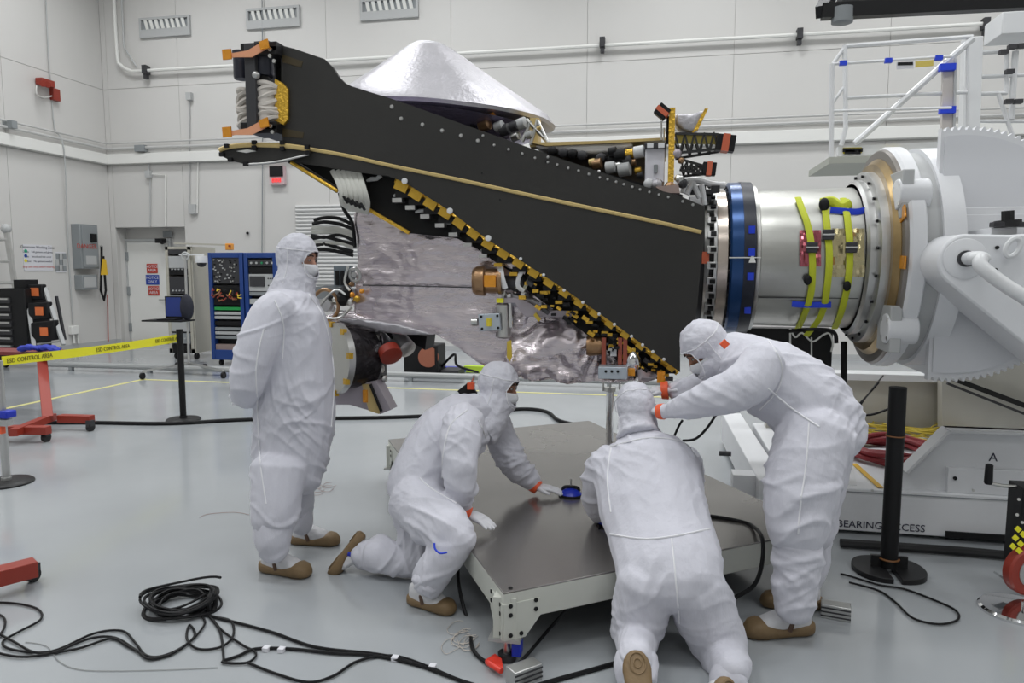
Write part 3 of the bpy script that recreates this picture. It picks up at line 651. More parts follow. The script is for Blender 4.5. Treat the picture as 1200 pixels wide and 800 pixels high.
# hinge line: gold strips with brackets and white loops, along the outer panel's lower edge
edge = poly([(462, 208), (475, 214), (527, 247), (572, 281), (610, 305), (662, 339), (732, 388), (797, 436)], PYY)
L = [0]
for i in range(len(edge) - 1): L.append(L[-1] + (edge[i + 1] - edge[i]).length)
def along(s):
    s = max(0, min(1, s)) * L[-1]
    for i in range(len(edge) - 1):
        if s <= L[i + 1] + 1e-9: return edge[i].lerp(edge[i + 1], (s - L[i]) / (L[i + 1] - L[i])), (edge[i + 1] - edge[i]).normalized()
MB().tube([p + V((-.012, .05, -.012)) for p in edge], .016, 4).build('gold_edge', gold, craft)
goldd = mat('gold_bracket', (.62, .38, .05), .3, metal=.7, bump=.3, bscale=50)
n = 19
for k in range(n):
    s = (k + .5) / n; p, d = along(s); nrm = V((-d.z, 0, d.x));
    if nrm.z > 0: nrm = -nrm
    sc = 1.1 - .55 * s
    MB().cbox(p + nrm * .028 * sc + V((0, .05, 0)), (.038 * sc, .035, .026 * sc), (d, V((0, 1, 0)), nrm)).build('hinge_block', goldd, craft)
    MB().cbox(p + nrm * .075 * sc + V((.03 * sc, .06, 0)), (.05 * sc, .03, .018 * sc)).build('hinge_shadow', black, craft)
    MB().cbox(p + nrm * .10 * sc + V((.0, .06, -.01)), (.028 * sc, .03, .012 * sc)).build('hinge_leaf', goldd if k > 6 else alu, craft)
for i, (x, y) in enumerate(((474, 212), (527, 247), (572, 279), (610, 303), (637, 322), (661, 340), (683, 354), (702, 368), (720, 380), (740, 394), (753, 404), (765, 412), (778, 421))):
    p = Yp(x, y, PYY - .012); r = .018 if i < 3 else .009
    MB().lathe([(0, r), (.012, r), (.014, r * .5)], p + V((0, .01, 0)), (0, -1, 0), 14).build('hinge_pin', white, craft)
for i, (x, y) in enumerate(((438, 210), (469, 228), (495, 247), (523, 261), (562, 279), (572, 292))):
    p = Yp(x, y, 4.28); MB().tube([p + V((-.045, 0, -.008)), p + V((-.02, 0, .0)), p + V((.02, 0, .002)), p + V((.045, 0, .022))], [.007, .013, .012, .016], 8).build('latch_roller', lgray, craft)
rnd = random.Random(5)
for k in range(75):
    s_ = rnd.uniform(.50, .99); p, d = along(s_); nrm = V((-d.z, 0, d.x))
    if nrm.z > 0: nrm = -nrm
    wd = .16 * (1 - s_) + .05
    q = p + nrm * rnd.uniform(.06, .06 + wd) + V((0, rnd.uniform(.02, .08), 0)); z_ = rnd.uniform(.35, 1.0)
    MB().cbox(q, (.022 * z_, .015, .012 * z_), (d if k % 2 else V((1, 0, 0)), V((0, 1, 0)), nrm if k % 2 else V((0, 0, 1)))).build('edge_fitting', rnd.choice([goldd, goldd, gold, black, black, black, dgray, steel]), craft)
# harness of white ribbon cables
for k in range(6):
    o_ = k * 7.0
    pts = spline([Yp(389 + k * 6, 200, 4.27), Yp(396 + k * 5.6, 213, 4.22), Yp(400 + k * 5.6, 226, 4.20), Yp(401 + k * 6, 238, 4.22), Yp(412 + k * 3.4, 246 + k * .9, 4.27)], 5)
    MB().tube(pts, .016, 7, flat=.45, side=V((1, 0, .2))).build('ribbon_cable', mat('ribbon_white', (.60, .60, .55), .5), craft)
for k in range(5): MB().cbox(Yp(405 + k * 5, 234 + k * 2, 4.18), (.006, .01, .026), (V((.8, 0, .5)), V((0, 1, 0)), V((-.5, 0, .8)))).build('cable_tie', black, craft)
MB().tube(spline([Yp(398, 226, 4.35), Yp(403, 245, 4.35), Yp(413, 262, 4.4), Yp(416, 290, 4.42)], 4), .012, 6).build('black_lead', cablem, craft)
# ---- body of the craft
DIRS = [(.9, .2, .4, .8, 1.), (.2, .3, .93, 1.1, .9), (.7, -.2, -.68, 1.5, .6), (-.4, .5, .77, 2.1, .45), (.97, .1, -.2, 2.9, .3), (.5, .1, .86, 3.7, .22)]
def foilmesh(pts, Y, dep, m, name, amp=.02, vs=.022, f=3.2, seed=0, sharp=60, smooth=3, wav=0.):
    me = voxel(MB().prism(poly(pts, Y), (0, dep, 0)), vs, smooth, name)
    ns = [v.normal.copy() for v in me.vertices]
    for v, nn in zip(me.vertices, ns):
        q = v.co * f + V((seed, seed, 0)); q += V((noise.noise(q * .6), noise.noise(q * .6 + V((9, 0, 0))), 0)) * .8
        h = 0
        for i_, (dx_, dy_, dz_, fq, wt) in enumerate(DIRS): h += wt * abs(((q.x * dx_ + q.y * dy_ + q.z * dz_) * fq + i_ * .37) % 2 - 1)
        h = h * .30 * (.6 + .8 * abs(noise.noise(q * .8))) + .15 * abs(noise.noise(q * 5))
        h2 = wav * math.sin(v.co.z * 95 + 3 * noise.noise(v.co * 3)) * max(0, noise.noise(v.co * 1.7) + .25)
        v.co += nn * (amp * (1.1 - 2.6 * h) + h2)
    return finish(name, me, m, craft, sharp=sharp)
body = [(415, 249), (440, 246), (520, 250), (600, 270), (640, 320), (640, 400), (640, 436), (600, 437), (565, 427), (509, 394), (470, 381), (440, 377), (415, 371)]
foilmesh(body, 4.42, 1.0, foilm, 'foil_blanket', amp=.030, f=2.1, wav=.003, smooth=1, vs=.014)
body2 = [(590, 300), (640, 322), (700, 392), (745, 440), (750, 451), (682, 449), (625, 442), (598, 430), (590, 380)]
foilmesh(body2, 4.36, 1.0, foilm, 'crumpled_blanket', amp=.12, f=1.9, seed=5, smooth=1, vs=.014, sharp=40)
MB().prism(poly([(430, 152), (640, 183), (800, 228), (800, 380), (740, 420), (600, 300), (520, 250), (430, 240)], 4.55), (0, .9, 0)).build('bus_core', dgray, craft)
foilmesh([(389, 374), (415, 372), (470, 380), (510, 392), (470, 394), (430, 386), (408, 382)], 4.3, .2, foil2, 'foil_skirt', amp=.01, vs=.015)
foilmesh([(745, 420), (770, 420), (776, 440), (765, 447), (748, 448)], 4.33, .2, foilm, 'foil_wrap', amp=.03, f=7, vs=.015)
# centre fold line
MB().tube(spline([Yp(425, 334, 4.405), Yp(480, 335, 4.40), Yp(555, 337, 4.40), Yp(590, 338, 4.41)], 4), .004, 5).build('foil_seam', dgray, craft)
# copper coloured motor
p = Yp(574, 329, 4.3)
MB().lathe([(-.12, .05), (-.12, .075), (-.10, .088), (-.05, .092), (-.04, .075), (.03, .075), (.035, .083), (.055, .083), (.06, .05)], p + V((.02, 0, 0)), (1, .1, 0), 32).build('copper_motor', copper, craft, sharp=25)
MB().cbox(p + V((.02, -.075, 0)), (.035, .012, .035)).build('amber_label', amber, craft)
MB().tube(spline([Yp(586, 311, 4.26), Yp(588, 325, 4.24), Yp(592, 338, 4.25)], 4), .018, 6, flat=.4, side=V((1, 0, 0))).build('white_strip', white, craft)
MB().tube(spline([Yp(618, 308, 4.26), Yp(609, 322, 4.24), Yp(607, 335, 4.25), Yp(614, 341, 4.26)], 4), .014, 6, flat=.4, side=V((1, 0, 0))).build('white_strip', white, craft)
MB().lathe([(-.07, .03), (-.07, .045), (.0, .045), (.02, .055), (.08, .055), (.1, .03)], Yp(599, 331, 4.32), (1, 0, 0), 20).build('actuator', dgray, craft)
b = MB()
for q in ((613, 313, 625, 318), (625, 318, 613, 341), (612, 313, 606, 338)): b.beam(Yp(q[0], q[1], 4.27), Yp(q[2], q[3], 4.27), .015, .02)
b.build('clear_bracket', mat('pale_bracket', (.5, .5, .38), .4), craft)
# grey bracket arm
lil = mat('lilac_metal', (.42, .38, .42), .4, metal=.4)
MB().prism(poly([(588, 349), (605, 349), (616, 352), (634, 363), (668, 364), (672, 370), (668, 372), (616, 371), (609, 364), (603, 355), (588, 355)], 4.28), (0, .05, 0)).build('bracket_arm', lil, craft, bevel=.003)
MB().cbox(Yp(586, 352, 4.27), (.02, .01, .013)).build('yellow_tab', yellow, craft)
sqm = MB().prism(poly([(560, 368), (585, 367), (587, 387), (562, 388)], 4.26), (0, .03, 0)).build('square_mount', mat('pale_blue_metal', (.50, .56, .62), .35, metal=.5), craft, bevel=.004)
for x, y in ((564, 371), (583, 370), (565, 385), (584, 384)): p = Yp(x, y, 4.26); MB().cyl(p, p - V((0, .006, 0)), .008, 8).build('bolt', black, sqm)
MB().tube([Yp(573, 373, 4.255), Yp(573, 382, 4.255)], .017, 8).build('yellow_lens', mat('lens_yellow', (.75, .62, .05), .3), craft)
MB().cyl(Yp(553, 377, 4.3), Yp(560, 377, 4.3), .025).build('side_nozzle', steel, craft)
for (x, y, X2, Y2, r, m_) in ((590, 355, 590, 396, .05, steel), (598, 342, 598, 385, .025, chrome), (591, 335, 591, 350, .02, steel), (604, 336, 604, 350, .016, chrome)):
    MB().lathe([(0, r * .7), (.01, r), ((Yp(x, y, 4.36) - Yp(X2, Y2, 4.36)).length - .01, r), ((Yp(x, y, 4.36) - Yp(X2, Y2, 4.36)).length, r * .7)], Yp(X2, Y2, 4.36), (0, 0, 1), 16).build('round_canister', m_, craft)
for q in ([(625, 369), (628, 366), (634, 374), (631, 377)], [(594, 400), (599, 398), (600, 418), (597, 424), (594, 418)]): MB().prism(poly(q, 4.26), (0, .01, 0)).build('yellow_flag', mat('flag_yellow', (.62, .45, .05), .4), craft)
foilmesh([(600, 345), (636, 352), (640, 366), (612, 364), (600, 357)], 4.32, .12, foil2, 'upper_foil', amp=.02, f=8, vs=.014)
foilmesh([(632, 330), (645, 345), (655, 358), (634, 362), (622, 350)], 4.33, .1, foilm, 'foil_pad', amp=.012, f=8, vs=.014)
# copper drum and red posts near the platform post
p = Yp(697, 405, 4.3)
MB().lathe([(-.05, .03), (-.05, .055), (-.03, .062), (.03, .055), (.05, .055), (.05, .03)], p, (1, .1, 0), 24).build('copper_drum', copper, craft)
redpost = mat('rust_red', (.30, .07, .04), .5)
for x in (708, 727, 733): MB().box((Yp(x - 2.4, 400, 4.25).x, 4.22, Yp(x, 426, 4.25).z), (Yp(x + 2.4, 400, 4.25).x, 4.27, Yp(x, 395, 4.25).z)).build('red_post', redpost, craft)
MB().cbox(Yp(719, 412, 4.25), (.018, .012, .025)).build('white_tag', white, craft)
MB().cbox(Yp(718, 402, 4.29), (.03, .02, .06)).build('black_gap', black, craft)
MB().box((Yp(702, 430, 4.18).x, 4.12, Yp(702, 442, 4.18).z), (Yp(736, 430, 4.18).x, 4.22, Yp(702, 428, 4.18).z)).build('support_bracket', mat('pale_blue_metal', (.5, .56, .62)), craft, bevel=.004)
for x in (710, 717, 724): p = Yp(x, 435, 4.12); MB().cyl(p, p - V((0, .006, 0)), .008, 8).build('bolt', black, craft)
MB().lathe([(-.035, .045), (0, .05), (.03, .045), (.09, .012)], Yp(742, 425, 4.25), (0, 0, 1), 16).build('silver_nozzle', chrome, craft)
MB().cbox(Yp(740, 436, 4.2), (.02, .01, .02)).build('amber_label', amber, craft)
MB().box((Yp(770, 440, 4.2).x, 4.15, Yp(770, 447, 4.2).z), (Yp(779, 440, 4.2).x, 4.2, Yp(770, 434, 4.2).z)).build('amber_label', amber, craft)
# ---- left cluster: antenna dish, drum, nozzles, struts
dc = Yp(391, 420, 4.25)
an = V((-.62, -.78, .05)).normalized()
cream = mat('cream_membrane', (.72, .66, .54), .5)
MB().lathe([(.0, .001), (0, .205), (-.004, .22), (-.03, .22)], dc, an, 48).build('dish_face', cream, craft)
MB().lathe([(.004, .205), (.006, .225), (-.035, .228), (-.035, .2)], dc, an, 48).build('dish_rim', alu, craft)
u_, v_ = basis(an)
for a in range(0, 360, 45):
    p = dc + (u_ * math.cos(R(a + 10)) + v_ * math.sin(R(a + 10))) * .218; MB().cbox(p, (.018, .018, .014), (u_, v_, an)).build('gold_clip', gold, craft)
MB().lathe([(-.04, .15), (-.04, .2), (-.24, .19), (-.25, .10)], dc + V((.0, 0, 0)), (an), 32).build('dish_drum', mat('dark_film', (.03, .027, .03), .18, metal=.5, bump=.5, bscale=25), craft)
MB().box((Yp(436, 395, 4.5).x, 4.4, Yp(436, 452, 4.4).z), (Yp(446, 395, 4.5).x, 4.6, Yp(436, 388, 4.4).z)).build('dark_column', dgray, craft)
MB().prism(poly([(390, 462), (412, 449), (428, 448), (440, 446), (458, 480), (446, 485), (430, 480), (410, 474), (391, 474)], 4.3), (0, .12, 0)).build('lower_bracket', lil, craft)
MB().prism(poly([(424, 450), (434, 450), (446, 480), (444, 485), (432, 481)], 4.29), (0, .01, 0)).build('lower_trim', goldtrim, craft)
MB().beam(Yp(434, 450, 4.29), Yp(447, 482, 4.29), .012, .02).build('lower_slot', black, craft)
MB().cbox(Yp(428, 464, 4.285), (.015, .006, .04)).build('amber_label', amber, craft)
# nozzles
n0, n1 = Yp(448, 392, 4.42), Yp(459, 418, 4.3)
dv = (n1 - n0)
MB().lathe([(0, .02), (.02, .03), (dv.length * .7, .062), (dv.length * .7, .03)], n0, dv, 24).build('nozzle', chrome, craft)
MB().lathe([(dv.length * .68, .068), (dv.length * .98, .072), (dv.length, .06)], n0, dv, 24).build('red_nozzle_cap', red, craft)
n0, n1 = Yp(463, 391, 4.5), Yp(479, 412, 4.4); dv = n1 - n0
MB().lathe([(0, .025), (.04, .03), (.06, .055), (.17, .062), (.18, .04)], n0, dv, 24).build('nozzle', alu, craft)
MB().prism(poly([(440, 383), (500, 394), (498, 410), (480, 400), (450, 396), (440, 412)], 4.65), (0, .2, 0)).build('dark_frame', black, craft)
for q in ((442, 398, .03), (446, 432, .03), (450, 443, .025), (443, 410, .03), (437, 425, .03)): MB().ball(Yp(q[0], q[1], 4.4), q[2], n=8, m=5).build('valve', dgray if q[0] % 2 else steel, craft)
# ring antenna and small fittings at upper left
for (x, y, r, t_) in ((416, 322, .035, .011), (382, 357, .085, .012)):
    c_ = Yp(x, y, 4.35)
    MB().tube([c_ + V((r * math.cos(a), -.01 * math.sin(a), r * 1.15 * math.sin(a))) for a in [2 * math.pi * k / 28 for k in range(28)]], t_, 8, close=True).build('round_port', alu if r < .05 else copper, craft)
    MB().lathe([(0, .001), (0, r * .55), (.04, r * .5), (.04, .001)], c_ + V((0, .02, 0)), (0, -1, 0), 18).build('port_core', steel, craft)
MB().box((Yp(391, 330, 4.45).x, 4.45, Yp(391, 336, 4.45).z), (Yp(413, 330, 4.45).x, 4.5, Yp(391, 311, 4.45).z)).build('grey_box', mat('slate', (.20, .24, .27), .4), craft, bevel=.003)
for k in range(3): MB().box((Yp(393 + k * 6, 330, 4.44).x, 4.44, Yp(391, 334, 4.45).z), (Yp(397 + k * 6, 330, 4.44).x, 4.45, Yp(391, 317, 4.45).z)).build('box_slot', black, craft)
MB().prism(poly([(366, 336), (392, 334), (404, 340), (404, 352), (372, 350)], 4.5), (0, .2, 0)).build('side_box', gray, craft)
for (x, y, m_, s) in ((405, 343, black, .05), (402, 350, black, .055), (412, 345, amber, .022), (418, 350, goldd, .025), (410, 354, steel, .03), (395, 352, steel, .035), (390, 362, white, .02), (400, 368, alu, .03), (387, 350, dgray, .03), (412, 333, copper, .02), (424, 341, amber, .018)):
    MB().ball(Yp(x, y, 4.38), (s, s, s * .9), n=8, m=5).build('fitting', m_, craft)
for q in (((372, 362), (392, 340), (405, 345)), ((380, 372), (398, 372), (412, 360)), ((408, 312), (404, 330), (410, 340))): MB().tube(spline([Yp(x, y, 4.33) for x, y in q], 4), .008, 6).build('pipe', steel, craft)
foilmesh([(376, 372), (398, 365), (420, 368), (440, 378), (442, 388), (415, 390), (404, 394), (392, 384)], 4.36, .2, foilm, 'lower_foil', amp=.02, f=6, vs=.016)
# feathered harness seen before the shutter
for k in range(9):
    y = 258 + k * 4.4; MB().tube(spline([Yp(366 + random.uniform(-2, 4), y, 4.6), Yp(380, y + random.uniform(-3, 3), 4.58), Yp(398, y + random.uniform(-2, 4), 4.6), Yp(414, y + 6, 4.6)], 4), .012, 6, flat=.4, side=V((0, 0, 1))).build('harness_strand', (black, mat('ribbon_white', (.6, .6, .55)))[k in (2, 3, 6)], craft)
# ---- top: cone, deck, instruments
co = Yp(514, 135, 5.05); ctop = Yp(501, 48, 5.05)
rx_ = (Yp(643, 150, 5.05) - Yp(384, 116, 5.05)).length / 2
cone = MB(); rings = []
nn_ = 72; Hc_ = (ctop - co).z + .02; cx0 = co + V((.0, 0, -.02))
tilt = V((-.0, 0, 1)); axx = V((math.cos(R(5)), 0, -math.sin(R(5)))); axz = V((math.sin(R(5)), 0, math.cos(R(5))))
for (h, r) in ((-.06, .9), (-.045, .985), (0, 1.0), (.03, .985), (.15, .885), (.35, .71), (.6, .485), (.8, .31), (.93, .19), (.985, .125), (1.0, .05)):
    ring = []
    for k in range(nn_):
        a = 2 * math.pi * k / nn_; fold = 1 + (.05 * math.sin(a * 6 + 1) + .03 * math.sin(a * 11)) * (1 - h) * (h > .05) + .02 * (noise.noise(V((a * 3, h * 6, 0))))
        lean = V((-.11, 0, 0)) * h
        ring.append(cx0 + lean + axx * r * rx_ * fold * math.cos(a) + V((0, 1, 0)) * r * rx_ * .8 * fold * math.sin(a) + axz * Hc_ * h * .98)
    rings.append(ring)
cone.ring_loft(rings); cone.build('cone_cover', foil2, craft, sharp=50)
MB().lathe([(-.02, .2), (-.16, rx_ * .62), (-.06, rx_ * .9), (-.04, .3)], cx0 + V((0, 0, 0)), axz, 40).build('cone_underside', mat('violet_foil', (.45, .40, .58), .25, metal=.8, bump=.4, bscale=30), craft)
for (x, y, s, m_) in ((558, 141, .028, copper), (568, 146, .05, copper), (576, 137, .03, amber), (585, 148, .04, lgray), (592, 152, .045, dgray), (602, 148, .04, dgray), (611, 145, .045, lgray), (620, 158, .03, lgray), (604, 160, .035, steel), (552, 148, .03, black), (632, 150, .02, goldtrim)):
    s *= .8; MB().lathe([(-s, s * .7), (-s * .8, s), (s * .8, s), (s, s * .7), (s, .001)], Yp(x, y, 4.6), (.9, -.3, .2), 14).build('deck_fitting', m_, craft)
for q in ((617, 140, 645, 170), (622, 170, 630, 140), (612, 166, 622, 142), (630, 142, 642, 168)): MB().cyl(Yp(q[0], q[1], 4.6), Yp(q[2], q[3], 4.6), .012, 8).build('deck_strut', steel, craft)
MB().box((Yp(624, 160, 4.7).x, 4.6, Yp(624, 172, 4.6).z), (Yp(634, 160, 4.7).x, 4.7, Yp(624, 138, 4.6).z)).build('deck_post', goldtrim, craft)
MB().prism(poly([(622, 167), (700, 165), (780, 161), (782, 164), (745, 166), (640, 171)], 4.55), (0, .9, 0)).build('deck_edge', goldtrim, craft)
foilmesh([(625, 170), (745, 167), (740, 172), (715, 178), (690, 180), (660, 176), (632, 174)], 4.57, .7, mat('white_foil', (.82, .80, .77), .4, metal=.1, bump=.2, bscale=20), 'white_blanket', amp=.01, vs=.015)
MB().prism(poly([(640, 174), (700, 178), (752, 170), (764, 217), (700, 206), (645, 186)], 4.8), (0, .3, 0)).build('deck_shelf', mat('shelf_brown', (.10, .075, .05), .5, var=.4, vscale=12), craft)
for x in (647, 660, 671, 682, 704, 717): MB().ball(Yp(x, 176 + (x - 640) * .14, 4.53), (.035, .03, .03), n=8, m=5).build('cable_clamp', black if x % 2 else dgray, craft)
for (x, y, s, m_) in ((700, 192, .045, copper), (694, 190, .03, goldtrim), (716, 196, .05, lgray), (732, 198, .06, lgray), (724, 194, .035, steel), (735, 188, .045, dgray), (742, 190, .03, copper), (748, 200, .03, goldd), (749, 178, .05, white), (738, 180, .04, gold), (750, 205, .03, dgray), (727, 182, .055, black), (718, 178, .04, black)):
    s *= .72; MB().lathe([(-s * .9, s * .6), (-s * .8, s), (s * .8, s), (s * .9, s * .6), (s * .9, .001)], Yp(x, y, 4.5), (.95, -.2, .1), 14).build('deck_fitting', m_, craft)
# white instrument box
MB().box((Yp(756, 190, 4.4).x, 4.4, Yp(756, 214, 4.4).z), (Yp(779, 190, 4.4).x, 4.75, Yp(756, 174, 4.4).z)).build('white_box', mat('instrument_white', (.70, .69, .74), .4), craft, bevel=.005)
MB().tube([Yp(768.5, 193, 4.395), Yp(768.5, 202, 4.395)], .012, 8).build('box_slot', gray, craft)
MB().box((Yp(755, 190, 4.38).x, 4.38, Yp(756, 174, 4.38).z), (Yp(780, 190, 4.38).x, 4.75, Yp(756, 168, 4.38).z)).build('box_lid', dgray, craft)
for x in (762, 775): MB().cbox(Yp(x, 170.5, 4.375), (.018, .01, .013)).build('lid_tab', white, craft)
MB().cyl(Yp(775, 142, 4.4), Yp(775, 164, 4.4), .006, 6).cyl(Yp(778, 165, 4.4), Yp(778, 150, 4.4), .006, 6).build('wire', steel, craft)
# gold mast
MB().box((Yp(783, 190, 4.4).x, 4.38, Yp(784, 218, 4.4).z), (Yp(790, 190, 4.4).x, 4.45, Yp(784, 127, 4.4).z)).build('gold_mast', gold, craft)
MB().box((Yp(780, 190, 4.42).x, 4.42, Yp(784, 168, 4.42).z), (Yp(783, 190, 4.42).x, 4.46, Yp(784, 136, 4.42).z)).build('mast_edge', black, craft)
foilmesh([(791, 132), (805, 134), (825, 129), (828, 126), (818, 150), (812, 156), (800, 152), (791, 145)], 4.45, .15, foil2, 'mast_foil', amp=.012, f=8, vs=.014)
MB().prism(poly([(826, 127), (830, 127), (818, 152), (811, 156)], 4.44), (0, .02, 0)).build('foil_trim', gold, craft)
cb = mat('boom_black', (.025, .025, .025), .4)
def truss(a, b_, w, m=cb):
    b = MB(); a, b_ = V(a), V(b_); d = (b_ - a); L_ = d.length; d.normalize(); up = d.cross(V((0, 1, 0))).normalized()
    if up.z < 0: up = -up
    for s in (-1, 1): b.beam(a + up * w * s, b_ + up * w * s * .75, .014, .014, up=V((0, 1, 0)))
    n = 9
    for k in range(n):
        s = -1 if k % 2 else 1; t0, t1 = k / n, (k + 1) / n
        b.beam(a + d * L_ * t0 + up * w * s, a + d * L_ * t1 - up * w * s * .85, .010, .010, up=V((0, 1, 0)))
    return b.build('truss_boom', m, craft)
truss(Yp(791, 168, 4.42), Yp(842, 166, 4.42), .055); truss(Yp(791, 176, 4.5), Yp(842, 170, 4.46), .05)
MB().beam(Yp(791, 162, 4.43), Yp(842, 163, 4.43), .02, .06).build('boom_strip', mat('olive_gold', (.25, .20, .04), .4, metal=.4), craft)
truss(Yp(798, 193, 4.45), Yp(824, 199, 4.45), .03); truss(Yp(798, 201, 4.5), Yp(824, 200, 4.5), .028)
orr = mat('orange_red_band', (.60, .13, .06), .5)
def sensor(px, py, w, h, ang, m0=black, big=True):
    c_ = Yp(px, py, 4.38); xx = V((math.cos(ang), 0, math.sin(ang))); zz = V((-math.sin(ang), 0, math.cos(ang))); yy = V((0, 1, 0))
    sb = MB().cbox(c_, (w, w * .8, h), (xx, yy, zz)).build('sensor_box', m0, craft, bevel=.004)
    MB().cbox(c_, (w * .38, w * .8 + .004, h + .003), (xx, yy, zz)).build('orange_band', orr, sb)
sensor(850, 168, .052, .045, R(-8)); sensor(831, 198, .038, .036, R(-6)); sensor(776, 131, .035, .036, R(50))
for (x, y, s, m_) in ((793, 180, .03, lil), (798, 188, .02, copper), (796, 210, .03, steel), (800, 215, .03, dgray), (790, 216, .025, white), (786, 220, .04, copper), (770, 217, .04, foil2), (760, 215, .03, white)):
    MB().ball(Yp(x, y, 4.4), s, n=8, m=5).build('fitting', m_, craft)
MB().prism(poly([(768, 219), (795, 216), (797, 226), (780, 226)], 4.35), (0, .1, 0)).build('deck_block', mat('pink_metal', (.4, .3, .27), .4), craft)
# ---- separation ring between craft and blue ring
lx('ring_core', [(PX(806), .3), (PX(806), .40), (PX(833), .40), (PX(833), .3)], dgray, craft)
lx('rear_adapter', [(PX(821), .38), (PX(821), .425), (PX(826), .43), (PX(826), .38)], steel, craft, 72)
lx('gold_band', [(PX(835), .38), (PX(835), .435), (PX(846), .435), (PX(846), .38)], mat('champagne', (.55, .48, .42), .25, metal=.8, var=.2, vscale=3), craft, 72)
lx('front_adapter', [(PX(831), .38), (PX(831), .45), (PX(834), .45), (PX(834), .38)], alu, craft, 72)
for k in range(30):
    a = 2 * math.pi * k / 30; rr = V((0, math.sin(a), math.cos(a))); tt = V((0, math.cos(a), -math.sin(a)))
    MB().cbox(V((PX(829), AY, AZ)) + rr * .425, (.03, .022, .025), (ax, tt, rr)).build('clamp_segment', alu, craft, bevel=.003)
    MB().cbox(V((PX(830), AY, AZ)) + rr * .452, (.016, .012, .012), (ax, tt, rr)).build('clamp_bolt', black, craft)
y = AY - .455; MB().cbox((PX(822) , y + .05, AZ + .0), (.02, .03, .035)).build('orange_band', orr, craft)
for q in ((805, 228, 812, 212), (820, 232, 812, 214), (800, 226, 803, 215), (826, 240, 822, 216)): MB().cyl(Yp(q[0], q[1], 4.5), Yp(q[2], q[3], 4.5), .016, 8).build('white_strut', white, craft)
MB().tube(spline([Yp(798, 214, 4.6), Yp(815, 211, 4.6), Yp(835, 216, 4.6), Yp(850, 217, 4.6)], 4), .02, 8).build('white_duct', white, craft)
for (x, y) in ((806, 222), (814, 224), (822, 222), (830, 226), (838, 222), (828, 232)): MB().cbox(Yp(x, y, 4.6), (.025, .03, .02)).build('dark_fitting', dgray, craft)
# ================================================================ PLATFORM
sheet = mat('steel_sheet', (.30, .285, .27), .24, metal=.75, var=.08, vscale=1.2, bump=.02, bscale=30, rvar=.05)
frame_m = mat('cream_frame', (.56, .57, .52), .4, var=.04)
plat = thing('work_platform', 'low wheeled platform with steel deck and pale frame between the people', 'platform', Zp(690, 600, 0))
PZ = .33
cr = [Zp(590, 695, PZ), Zp(965, 620, PZ), Zp(690, 493, PZ), Zp(455, 515, PZ)]
A_, B_, C_, D_ = cr
# two deck sheets with a joint
MB().prism([p + V((0, 0, -.006)) for p in (A_, B_, C_, D_)], (0, 0, .008)).build('deck_sheet', sheet, plat, bevel=.001)
up = V((0, 0, 1))
fh = .13
for i in range(4):
    p, q = cr[i], cr[(i + 1) % 4]; d = (q - p).normalized(); nn = V((d.y, -d.x, 0))
    sr = MB().prism([p - up * .007, q - up * .007, q - up * fh, p - up * fh], nn * -.03).build('side_rail', frame_m, plat, bevel=.002)
    m = (q - p).length
    for s0, pp_ in ((1, p), (-1, q)):
        dd = d * s0
        cpl = MB().prism([pp_ - up * .05, pp_ - up * .21, pp_ + dd * .10 - up * .21, pp_ + dd * .17 - up * fh, pp_ + dd * .17 - up * .05], nn * .006).build('corner_plate', frame_m, plat)
        for a_, b_ in ((.03, .06), (.03, .10), (.15, .055), (.15, .095), (.03, .19), (.08, .19)):
            c_ = pp_ + dd * a_ - up * b_ + nn * .006; MB().cyl(c_, c_ + nn * .004, .010, 8).build('bolt', black, cpl)
cen = (A_ + B_ + C_ + D_) / 4
MB().prism([p + (cen - p) * .1 - up * .19 for p in cr], (0, 0, .14)).build('under_light_block', black, plat)  # added black slab that blocks light, deepening the shade under the deck
for i, p in enumerate(cr):
    ins = (cen - p).normalized() * .07; c_ = p + ins
    MB().box((c_.x - .05, c_.y - .05, .12), (c_.x + .05, c_.y + .05, .3)).build('leg', frame_m, plat)
    MB().box((c_.x - .07, c_.y - .06, .105), (c_.x + .07, c_.y + .06, .12)).build('foot_plate', alu, plat)
    MB().cyl((c_.x, c_.y, .03), (c_.x, c_.y, .105), .016).build('levelling_screw', steel, plat)
    MB().cyl((c_.x, c_.y, 0), (c_.x, c_.y, .03), .04).build('foot', mat('dark_grey', (.07, .07, .075)), plat)
    MB().cbox((c_.x + .05, c_.y - .02, .07), (.02, .03, .03)).build('blue_bracket', blue, plat, bevel=.004)
MB().cyl(cr[0] + V((.02, .05, .002)), cr[0] + V((.02, .05, .006)), .01, 8).build('bolt', black, plat)
# suction cup lifters
for i, (px, py) in enumerate(((669, 580), (715, 614))):
    c_ = Zp(px, py, PZ + .003)
    t = thing('suction_cup', ['blue suction cup under the outstretched glove of the kneeling person', 'blue suction cup held by the person seen from behind'][i], 'suction cup', c_, 'blue suction cups on the steel deck')
    MB().lathe([(0, .065), (.012, .068), (.02, .06), (.035, .045), (.042, .02), (.045, .001)], c_, up, 28).build('cup', blue, t)
    MB().lathe([(0, .075), (.008, .075), (.012, .066)], c_, up, 28).build('rubber_rim', black, t)
    MB().tube(spline([c_ + V((-.05, 0, .03)), c_ + V((-.035, 0, .05)), c_ + V((.035, 0, .05)), c_ + V((.05, 0, .03))], 4), .01, 8).build('handle', blackm, t)
    if i == 0: MB().cyl(c_ + V((0, 0, .04)), c_ + V((0, 0, .1)), .006, 8).build('knob', steel, t)
